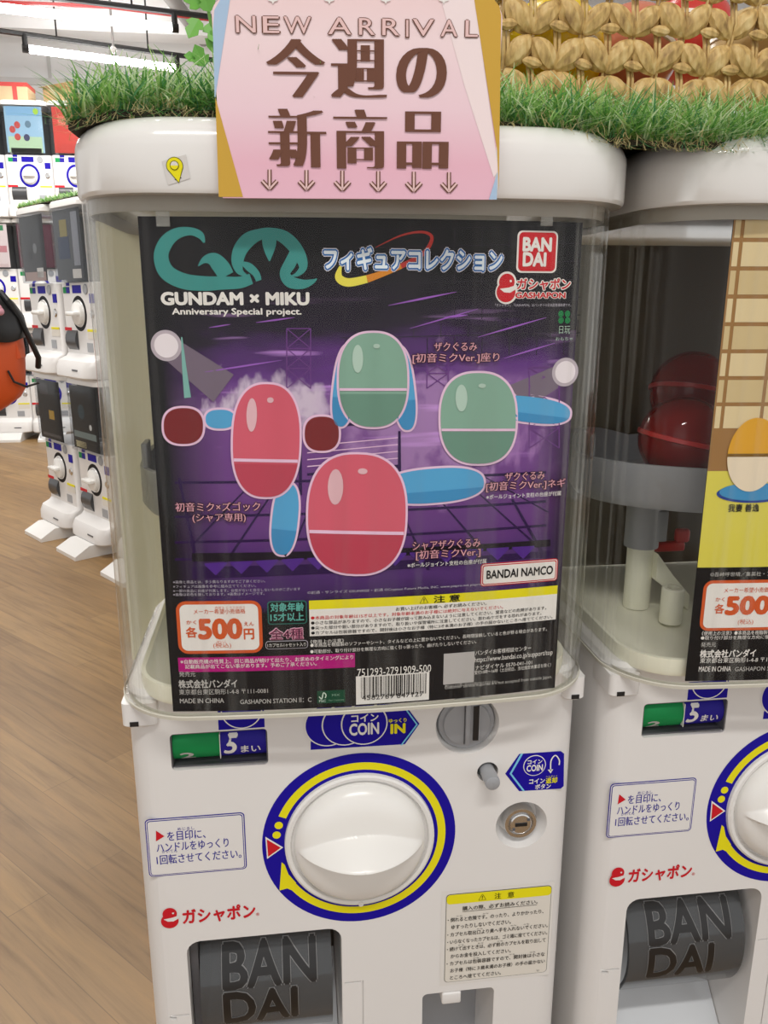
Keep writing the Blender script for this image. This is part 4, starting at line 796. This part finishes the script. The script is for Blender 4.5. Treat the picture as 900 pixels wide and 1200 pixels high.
# ------------------------------------------------------------------ artificial grass, basket, ivy
GR = [translucent('turf_%d' % i, srgb(c)[:3], .45) for i, c in enumerate(('#84b85c', '#aed486', '#629c4c', '#dcefc6', '#579564', '#dccb9a'))]
def turf(name, x0, x1, y0, y1, z, n, hmin, hmax, wd, label, curl=.12, slab=.004, shape=None, skip=None):
    rt = thing(name, ((x0+x1)/2, (y0+y1)/2, z), label, 'artificial grass'); shape = shape or (lambda p: p); o0 = rt.location.copy()
    b = MB(); nn_ = 24
    for q0, q1, m_ in ((0, slab, mat('turf_backing', (.035, .028, .015), .8)),):
        g0 = [[shape(Vector((x0+(x1-x0)*i/nn_, y0+(y1-y0)*(j/10)**1.6, z+q))) for q in (q0, q1)] for j in range(11) for i in range(nn_+1)]
        k = len(g0); vs = [p[0] for p in g0]+[p[1] for p in g0]; fs = []
        for j in range(10):
            for i in range(nn_): a = j*(nn_+1)+i; fs += [[a, a+nn_+1, a+nn_+2, a+1], [k+a, k+a+1, k+a+nn_+2, k+a+nn_+1]]
        for i in range(nn_): fs += [[i, i+1, k+i+1, k+i], [10*(nn_+1)+i+1, 10*(nn_+1)+i, k+10*(nn_+1)+i, k+10*(nn_+1)+i+1]]
        for j in range(10): a = j*(nn_+1); c_ = a+nn_; fs += [[a+nn_+1, a, k+a, k+a+nn_+1], [c_, c_+nn_+1, k+c_+nn_+1, k+c_]]
        b.add(vs, fs, m_)
    b.build('backing', rt, 35, o0)
    bo = rt.children[0]; bo.location = (0, 0, 0)
    b = MB(); rnd = random.Random(11); i = 0
    while i < n:
        x = rnd.uniform(x0, x1); y = y0+(y1-y0)*rnd.random()**2.0
        if skip and skip(x, y): continue
        i += 1; h = rnd.uniform(hmin, hmax); a = rnd.uniform(0, 2*PI); edge = y < y0+.012
        lean = rnd.uniform(.15, 1.15)*h; m = GR[rnd.choices(range(6), (5, 5, 4, 4, 3, 2))[0]]
        if edge and rnd.random() < .55: a = rnd.uniform(-2.7, -.45); h *= rnd.uniform(.3, .9)
        if x < x0+.012 and rnd.random() < .4: a = rnd.uniform(2.2, 4.0); lean = rnd.uniform(.2, .8)*h
        dx, dy = math.cos(a)*lean, math.sin(a)*lean
        if m is GR[5] or rnd.random() < curl:                       # curly thatch
            h = min(h, hmin*1.1); pts = [Vector((x, y, z+slab*(rnd.random() if edge else 1)))]; d = Vector((rnd.uniform(-1, 1), rnd.uniform(-1.2, .3), rnd.uniform(-.1, .9)))
            for k in range(6): d = (d*.7+Vector((rnd.uniform(-1, 1), rnd.uniform(-.8, .5), rnd.uniform(-.8, .7)))).normalized(); pts.append(pts[-1]+d*h*.24)
            for q in pts: q.z = max(q.z, z-.002 if q.y < y0 else z+slab)
            if m is not GR[5]: m = GR[rnd.choice((5, 2, 4, 5))]
            ww = wd*.5
        else: pts = [Vector((x+dx*t**1.5, y+dy*t**1.5, z+slab*.8+h*t*(1-.18*t)*(1-.25*(lean/h)*t))) for t in (0, .3, .55, .8, 1)]; ww = wd*rnd.uniform(.6, 1.1)
        ta = a+PI/2+rnd.uniform(-.6, .6); wv = Vector((math.cos(ta), math.sin(ta), 0))*ww/2; vs = []
        for k, q in enumerate(pts): f = 1-(k/(len(pts)-1))**2*.85; q = shape(q); vs += [q-wv*f, q+wv*f]
        b.add(vs, [[2*k, 2*k+1, 2*k+3, 2*k+2] for k in range(len(pts)-1)], m)
    o = b.build('blades', rt, 60, o0); o.location = (0, 0, 0); o['kind'] = 'stuff'; return rt
def droop(p):
    q = p.copy(); s_ = min(1, max(0, (p.x-.20)/.12)); s_ = s_*s_*(3-2*s_); f = min(1, max(0, (.05-p.y)/.065)); f = f*f
    q.y -= .016*s_*f; q.z -= .012*s_*f; e = min(1, max(0, (.03-q.x)/.036)); q.z -= .0075*e*e; return q
BX0, BX1, BY0, BY1, BZ = .246, .66, .052, .27, ZL+.4395
turf('grass_mat', -.006, .74, -.014, .30, ZL+.4350, 22000, .017, .040, .0014, 'strip of bright green artificial grass on top of both large machines', .26, .004, droop, lambda x, y: x > BX0-.004 and y > BY0-.010)
BK_ = thing('woven_basket', ((BX0+BX1)/2, (BY0+BY1)/2, BZ), 'woven natural straw basket standing on the artificial grass', 'basket')
b = MB(); cords = MB(); rnd = random.Random(5); hp, rp_ = .0165, .0207
def spindle(p, d, nrm, ln, rad):
    d = d.normalized(); nrm = nrm.normalized(); s = d.cross(nrm); m3 = Matrix((d, s, nrm)).transposed(); bm = bmesh.new(); bmesh.ops.create_uvsphere(bm, u_segments=28, v_segments=12, radius=1)
    tw = rnd.uniform(-.3, .3)
    for v in bm.verts:
        q = v.co.copy(); ax = q.z; k = (1-abs(ax)**2.6*.35); an_ = math.atan2(q.y, q.x)+tw*ax; rr_ = math.hypot(q.x, q.y)*(1+.085*math.sin(an_*8+ax*2.5))
        v.co = Vector((ax*ln, rr_*math.cos(an_)*rad*k*1.05, rr_*math.sin(an_)*rad*k*.72))
    b.bm(bm, STRAW, Matrix.Translation(p) @ m3.to_4x4())
def wall(p0, u, nn, n):
    for r_ in range(6):
        for k in range(n):
            up = (k+r_) % 2 == 0; c = p0+u*(hp*(k+.5))+Vector((0, 0, .010+rp_*r_+rnd.uniform(-.001, .001)))
            d = u*hp+Vector((0, 0, (1 if up else -1)*.0185*rnd.uniform(.85, 1.1))); spindle(c+nn*rnd.uniform(-.001, .001), d, nn, .0122*rnd.uniform(.95, 1.08), .0066*rnd.uniform(.9, 1.15))
            if not up: c2 = p0+u*(hp*k)+Vector((0, 0, .0105+rp_*r_+.0005)); spindle(c2+nn*.003+Vector((0, 0, -.0075)), u+Vector((0, 0, rnd.uniform(-.2, .2))), nn, .0066, .0030)
    for k in range(n+1):
        q = p0+u*(hp*k)-nn*.001
        for off in (-.0013, .0013): cords.tube([q+u*off+Vector((0, 0, z)) + nn*(.003*math.sin(z*150+k*PI)) for z in [.003+i*.0115 for i in range(12)]], .0011, STRAW, 6)
nf = int((BX1-BX0)/hp); ns_ = int((BY1-BY0)/hp)
wall(Vector((BX0, BY0, BZ)), Vector((1, 0, 0)), Vector((0, -1, 0)), nf); wall(Vector((BX0, BY1, BZ)), Vector((0, -1, 0)), Vector((-1, 0, 0)), ns_); wall(Vector((BX0+nf*hp, BY0, BZ)), Vector((0, 1, 0)), Vector((1, 0, 0)), ns_)
b.build('weave', BK_); cords.build('warp_cords', BK_)
b = MB(); b.box(BX0+.008, BX1-.012, BY0+.008, BY1-.008, BZ, BZ+.006, STRAW, .002); b.build('base', BK_)
for px, py, Y, r_, cc, lab_ in ((648, 62, .12, .036, '#e2c414', 'yellow toy capsule inside the straw basket, at its left end'), (742, 62, .125, .032, '#c97a62', 'salmon pink toy capsule in the straw basket beside the yellow one'), (808, 45, .185, .034, '#c23a34', 'red toy capsule in the basket seen through the weave'), (880, 70, .12, .034, '#c7ae7a', 'beige toy capsule in the basket farthest from the sign'), (795, 104, .085, .012, '#27415f', 'small navy ball at the bottom of the straw basket')):
    q = onY(px, py, Y); z = max(q.z, BZ+.006+r_) if r_ > .02 else BZ+.006+r_
    t = thing('toy_capsule' if r_ > .02 else 'toy_ball', (q.x, Y, z), lab_, 'toy capsule' if r_ > .02 else 'ball', 'capsules in the basket' if r_ > .02 else None); m_ = mat('cap_'+cc, cc, .25)
    b = MB(); b.ball((q.x, Y, z), r_, m_, 28); b.build('shell', t)
    if r_ > .02: b = MB(); b.lathe([(r_*.99, -.002), (r_*1.03, -.0015), (r_*1.03, .0015), (r_*.99, .002)], (q.x, Y, z), (.3, .2, 1), mat('band_'+cc, (.8, .78, .7), .3), 28); b.build('seam_band', t)
# ivy
IV = mat('ivy_leaf', '#6fae4a', .4); ivr = thing('ivy_sprig', (.055, .16, ZL+.438), 'artificial ivy sprig with pale green leaves rising behind the sign', 'ivy')
b = MB(); b.tube([(.075, .16, ZL+.437), (.070, .16, ZL+.48), (.060, .16, ZL+.53), (.055, .165, ZL+.56)], .0012, GR[0], 6); b.build('stem', ivr)
def leaf(c, a, s):
    b = MB(); prof = [(0, 0), (.35, .15), (.55, .45), (.30, .55), (.40, .85), (0, 1.25), (-.40, .85), (-.30, .55), (-.55, .45), (-.35, .15)]
    d = Vector((math.cos(a), -.25, math.sin(a))).normalized(); n_ = Vector((0, -1, .35)); sd = d.cross(n_).normalized()
    pts = [Vector(c)+d*y*s+sd*x*s+Vector((0, -.25*abs(x)*s, 0)) for x, y in prof]; mid = Vector(c)+d*.6*s; k = len(pts)
    off = Vector((0, .0006, 0)); vs = pts+[mid]+[p_+off for p_ in pts]+[mid+off]
    b.add(vs, [[k, i, (i+1) % k] for i in range(k)]+[[2*k+1, k+1+(i+1) % k, k+1+i] for i in range(k)]+[[i, k+1+i, k+1+(i+1) % k, (i+1) % k] for i in range(k)], IV); b.build('leaf', ivr, 20)
for px, py, a, s in ((236, 8, 2.6, .013), (246, 14, 1.9, .012), (233, 22, 4.2, .013), (246, 26, 5.0, .013), (240, 78, 2.0, .012), (249, 62, 1.2, .014), (236, 70, 3.0, .010)):
    q = onY(px, py, .16); leaf((q.x, .16, q.z), a, s)

# ------------------------------------------------------------------ machines farther back
def far_machine(loc, rz, label, group, sc=(1, 1, 1), art=None, foot=False, ringcol='navy', shell=None):
    t = thing('capsule_machine', loc, label, 'capsule machine', group, rz); t.scale = sc
    B_ = lambda b, n_, sm=35: b.build(n_, t, sm, origin=(0, 0, 0)); H = .155
    b = MB(); b.loft([rr(-H+i, H-i, y, .34, r_, z, 6) for i, y, r_, z in ((.004, -.062, .05, 0), (0, -.066, .05, .006), (0, -.064, .05, .042), (0, -.050, .045, .066), (0, -.014, .03, .078), (0, 0, .02, .090), (0, 0, .02, .36), (.003, .003, .018, .363))], WHITE); bo = B_(b, 'body')
    b = MB(); b.loft([rr(-.157+i, .157-i, -.028+i, .34, .045, z, 8, .003) for i, z in ((.003, .635), (0, .637), (0, .652), (.006, .662), (.02, .665))], WHITE2); B_(b, 'lid')
    b = MB(); b.loft([rr(-.1535+i, .1535-i, -.030+i, .335-i, .042-i, z, 8, .005) for i, z in ((.0025, .635), (.0025, .364), (0, .364), (0, .635))], FAR_DOME, False, False); B_(b, 'clear_case')
    b = MB(); b.box(-.145, .145, .17, .175, .365, .633, mat('far_liner_'+(shell or 'g'), {'g': (.16, .165, .175), 'k': (.03, .03, .035), 'w': (.7, .7, .68)}[shell or 'g'], .5)); B_(b, 'back_panel')
    for k in range(5):
        pass
    if art:
        b = MB(); b.box(-.122, .122, -.0195, -.0185, .372, .628, ink(art[0]))
        for (u0, u1, v0, v1, c_) in art[1]: b.box(-.11+.22*u0, -.11+.22*u1, -.0202, -.0195, .372+.256*v0, .372+.256*v1, ink(c_))
        for (u, v, r_, c_) in art[2] if len(art) > 2 else (): b.lathe([(r_, -.0209), (.0002, -.0209)], (-.11+.22*u, 0, .372+.256*v), (0, 1, 0), ink(c_), 14)
        B_(b, 'poster')
    b = MB(); c = (0, 0, .245); b.lathe([(.052, -.001), (.0665, -.0012), (.0675, 0)], c, (0, 1, 0), I[ringcol], 40); b.lathe([(.0525, -.0012), (.050, -.006), (.046, -.004)], c, (0, 1, 0), WHITE2, 40); B_(b, 'handle_ring')
    b = MB(); b.lathe([(.045, -.003), (.044, -.014), (.036, -.018), (.0002, -.02)], c, (0, 1, 0), KNOBW, 36); b.box(-.040, .040, -.042, -.014, .237, .253, KNOBW, .005); B_(b, 'handle_knob')
    b = MB(); b.box(-.133, -.072, -.0012, .001, .322, .346, I['green2']); b.box(-.102, -.072, -.0016, .001, .322, .346, I['navy2']); b.box(-.10, -.07, -.0014, .001, .35, .362, I['navy']); b.box(-.045, .035, -.0013, .001, .322, .352, I['navy']); B_(b, 'coin_sign')
    b = MB(); b.box(.105, .143, -.0013, .001, .285, .320, I['navy']); B_(b, 'coin_return_sign')
    b = MB(); b.lathe([(.020, -.001), (.018, -.004), (.0002, -.004)], (.076, 0, .336), (0, 1, 0), GREYP, 24); B_(b, 'coin_slot')
    b = MB(); b.lathe([(.017, -.0012), (.012, -.005), (.0002, -.005)], (.118, 0, .245), (0, 1, 0), CHROME, 20); B_(b, 'lock')
    b = MB(); b.box(.062, .142, -.0012, .001, .150, .185, PAPER); b.box(.062, .142, -.0015, .001, .178, .187, I['yellow']); B_(b, 'caution_label')
    b = MB(); b.box(-.15, -.085, -.0012, .001, .177, .190, I['red']); B_(b, 'maker_mark')
    b = MB(); b.lathe([(.0005, -.048), (.060, -.048), (.060, .048), (.0005, .048)], (-.078, .046, .142), (1, 0, 0), mat('far_flap', (.045, .046, .05), .3), 28); B_(b, 'prize_flap')
    b = MB(); b.box(.05, .10, -.002, .002, .100, .135, GREYP); B_(b, 'coin_outlet'); b = MB(); b.box(.035, .085, -.0665, -.050, .03, .036, GREYD); B_(b, 'chin_slot')
    if foot:
        b = MB(); b.loft([[Vector((s_*.095, y, z)) for s_, y, z in q] for q in (((-1, -.15, -.05), (1, -.15, -.05), (1, .30, -.05), (-1, .30, -.05)), ((-1, -.15, -.035), (1, -.15, -.035), (1, .30, -.035), (-1, .30, -.035)), ((-.97, -.085, .0), (.97, -.085, 0), (.97, .30, 0), (-.97, .30, 0)))], WHITE2); B_(b, 'foot')
    return t
RZ = math.atan2(-.811, .585); xd = Vector((.585, -.811, 0))
s1, s2 = Vector((-.867, 3.176, 0)), Vector((-.661, 2.890, 0)); s3 = s2+xd*.42
gs = 'stacked capsule machines beside the aisle'
dark_art = ('#0f0d10', [(.1, .5, .75, .95, '#3a3336'), (.45, .7, .35, .5, '#c9a13a'), (.05, .95, .05, .1, '#55504f')]); dark2 = ('#0c0f14', [(0, 1, .0, .12, '#11151c'), (.0, .95, .18, .28, '#7c8a88'), (.05, .5, .02, .12, '#cfc59a')], [(.75, .38, .012, '#e8e8e4'), (.4, .6, .03, '#274048')])
grey_art = ('#3f4044', [(.1, .45, .3, .7, '#3a3b40'), (0, 1, 0, .14, '#b39a93'), (.6, .9, .05, .2, '#d8d4cf')], [(.6, .5, .02, '#77797d'), (.35, .42, .016, '#2b2c30')]); blue_art = ('#4c4f54', [(.08, .55, .30, .62, '#2d3a55'), (.2, .5, .62, .86, '#8c8048'), (.7, .95, .2, .95, '#8a8c94'), (.6, .95, .02, .15, '#cfcac4')])
far_machine(s1+Vector((0, 0, .05)), RZ, 'white capsule machine at the bottom of the stack farther from the camera', gs, art=dark_art, foot=True, shell='k', ringcol='black')
far_machine(s1+Vector((0, 0, .7155)), RZ, 'white capsule machine with grey case, top of the stack nearer the orange bag', gs, art=grey_art, ringcol='black')
far_machine(s2+Vector((0, 0, .05)), RZ, 'white capsule machine at the bottom of the nearer stack, black poster with white dot', gs, art=dark2, foot=True, shell='k', ringcol='black')
far_machine(s2+Vector((0, 0, .7155)), RZ, 'white capsule machine on the nearer stack, half hidden by the large machine', gs, art=blue_art, ringcol='black')
far_machine(s3+Vector((0, 0, .05)), RZ, 'white capsule machine behind the large clear case, only its foot in view', gs, art=grey_art, foot=True, ringcol='black')
gt = turf('grass_strip', -.15, .50, -.01, .30, 0, 2600, .018, .034, .004, 'short strip of artificial grass on top of the two stacked machines', 0); gt.location = s1+Vector((0, 0, 1.3815)); gt.rotation_euler = (0, 0, RZ)
for ch in gt.children:
    for v in ch.data.vertices: v.co += Vector((.175, .145, 0))

gw = 'capsule machines stacked along the far wall'
WSC = (1, 1, 1.13)
sky_art = ('#8fb2c9', [(0, 1, .8, 1, '#7aa7c8'), (0, 1, 0, .35, '#a9c3a0'), (.05, .95, .0, .1, '#c9cdd0')], [(.3, .6, .02, '#b5423c'), (.62, .62, .02, '#5d7a8c'), (.28, .34, .02, '#b5423c'), (.55, .33, .02, '#3b3c5c'), (.15, .5, .02, '#b5423c'), (.88, .9, .018, '#9cc23c')])
red_art = ('#c23b30', [(0, 1, 0, .2, '#b9382e'), (.1, .6, .6, .8, '#d96a58')]); pink_art = ('#e6d5d3', [(0, 1, .35, .5, '#c9868c'), (.75, .95, .85, .97, '#3c8c5c'), (0, 1, 0, .08, '#d9c2c0')], [(.3, .65, .03, '#b58d8a'), (.65, .7, .03, '#5c4a4a'), (.4, .15, .03, '#c2747a')]); pur = ('#5c2336', [(0, .4, .2, .8, '#2c1018')]); yb = ('#3f66a8', [(0, 1, 0, .3, '#c9b74a'), (.2, .8, .5, .8, '#8fa9d0')])
wl = {(0, 0): ('bottom left, by the orange bag', yb), (1, 0): ('bottom row, nearest the stacks', pink_art), (0, 1): ('middle row with a pink and white poster', pink_art), (1, 1): ('middle row with a dark red poster', pur), (0, 2): ('top row at the far left edge with a blue case', ('#3c4f8c', [])), (1, 2): ('top row with pale blue and green poster', sky_art), (2, 2): ('top row with a red poster', red_art)}
for (c_, r_), (d_, art_) in wl.items():
    far_machine(Vector((-1.87+.315*c_, 5.8-.02*c_, .05*1.13+r_*.7515)), 0, 'far-wall capsule machine, '+d_, gw, WSC, art_, r_ == 0, shell='k')

# cardboard boxes on the far machines
CARD = mat('cardboard', '#b59469', .7); CARD2 = mat('cardboard_pale', '#cdb48d', .7); TAPE = mat('red_tape', '#c2362e', .4)
def carton(px0, px1, h, Y, label, m_, tape, skew):
    zt = .0565+3*.7515; a_, b_ = onY(px0, 125, Y).x, onY(px1, 125, Y).x; t = thing('cardboard_box', ((a_+b_)/2, Y+.1, zt), label, 'cardboard box', 'cardboard boxes on the far machines'); t.rotation_euler = (0, 0, 0)
    b = MB(); b.box(a_, b_, Y, Y+.2, zt, zt+h, m_, .002); b.build('carton', t)
    b = MB()
    if tape: b.box(a_-.001, b_+.001, Y-.001, Y+.201, zt+h-.025, zt+h+.001, TAPE); b.box((a_+b_)/2+.03, (a_+b_)/2+.06, Y-.0015, Y+.201, zt, zt+h, TAPE); b.build('red_tape', t)
    else:
        b.add([(a_, Y, zt+h), (b_, Y, zt+h), (b_+.01, Y-.05, zt+h+.03), (a_-.02, Y-.05, zt+h-.02), (a_, Y+.003, zt+h), (b_, Y+.003, zt+h), (b_+.01, Y-.047, zt+h+.03), (a_-.02, Y-.047, zt+h-.02)], [[0, 1, 2, 3], [7, 6, 5, 4], [3, 2, 6, 7], [0, 3, 7, 4], [1, 5, 6, 2], [0, 4, 5, 1]], m_); b.build('flap', t)
carton(-12, 34, .125, 5.85, 'cardboard box edged with red tape on top of far machines', CARD2, True, 0)
carton(52, 88, .105, 5.85, 'plain brown cardboard box with one open flap on far machines', CARD, False, 0)

# ------------------------------------------------------------------ orange bag at the left edge
OR = mat('orange_nylon', '#d4541c', .5); BKN = mat('black_nylon', (.012, .012, .013), .45); Yb = 1.35
P = lambda x, y, dy=0: onY(x, y, Yb)+Vector((0, dy, 0))
bc = P(2, 420); bag = thing('shoulder_bag', (bc.x, Yb, P(2, 480).z), 'orange nylon bag with black flap and strap hanging at the left edge', 'bag')
def bagring(y, x0, x1, d, seed):
    a_, c_ = P(x0, y), P(x1, y); cx, hw = (a_.x+c_.x)/2, (c_.x-a_.x)/2; rnd = random.Random(seed); return [Vector((cx+hw*math.copysign(abs(math.cos(t))**.7, math.cos(t)), Yb+d*math.copysign(abs(math.sin(t))**.8, math.sin(t))*(1+.10*math.sin(5*t+seed)), a_.z+.004*math.sin(3*t+seed))) for t in [2*PI*k/40 for k in range(40)]]
b = MB(); b.loft([bagring(*q) for q in ((486, -38, -8, .015, 1), (479, -42, 8, .04, 1.2), (468, -44, 23, .05, 1.4), (458, -45, 28, .055, 1.6), (435, -45, 28, .06, 2), (410, -44, 27, .06, 2.4), (396, -42, 25, .055, 2.7), (390, -40, 22, .05, 3))], OR); b.build('pouch', bag, 60)
b = MB(); b.loft([bagring(*q) for q in ((398, -43, 27, .064, 1), (388, -44, 29, .068, 1), (372, -42, 25, .066, 1.3), (356, -38, 14, .058, 1.6), (345, -34, 4, .04, 2), (341, -30, -6, .012, 2))], BKN); b.build('flap', bag, 60)
b = MB(); b.loft([[P(x, y, -.03) for x, y in ((18, 396), (21, 392), (30, 418), (24, 420))], [P(x, y, .0) for x, y in ((18, 396), (21, 392), (30, 418), (24, 420))]], OR); b.build('pull_tab', bag)
b = MB(); b.tube([P(4, 342, -.02), P(14, 352, -.03), P(26, 372, -.02), P(36, 400, 0), P(42, 420, .02), P(40, 432, .03)], .006, BKN, 8); b.tube([P(18, 432, -.05), P(24, 445, -.045), P(34, 452, -.02), P(42, 450, .02)], .0025, BKN, 6); b.build('strap', bag)
b = MB(); q = P(10, 361, -.075); b.ball(q, .011, mat('pink_charm', '#d59aa8', .4), 16, (1, .7, .9), Matrix.Rotation(.5, 3, 'Y')); b.ball(q+Vector((.006, 0, -.006)), .008, MATS['pink_charm'], 12); b.build('charm', bag)
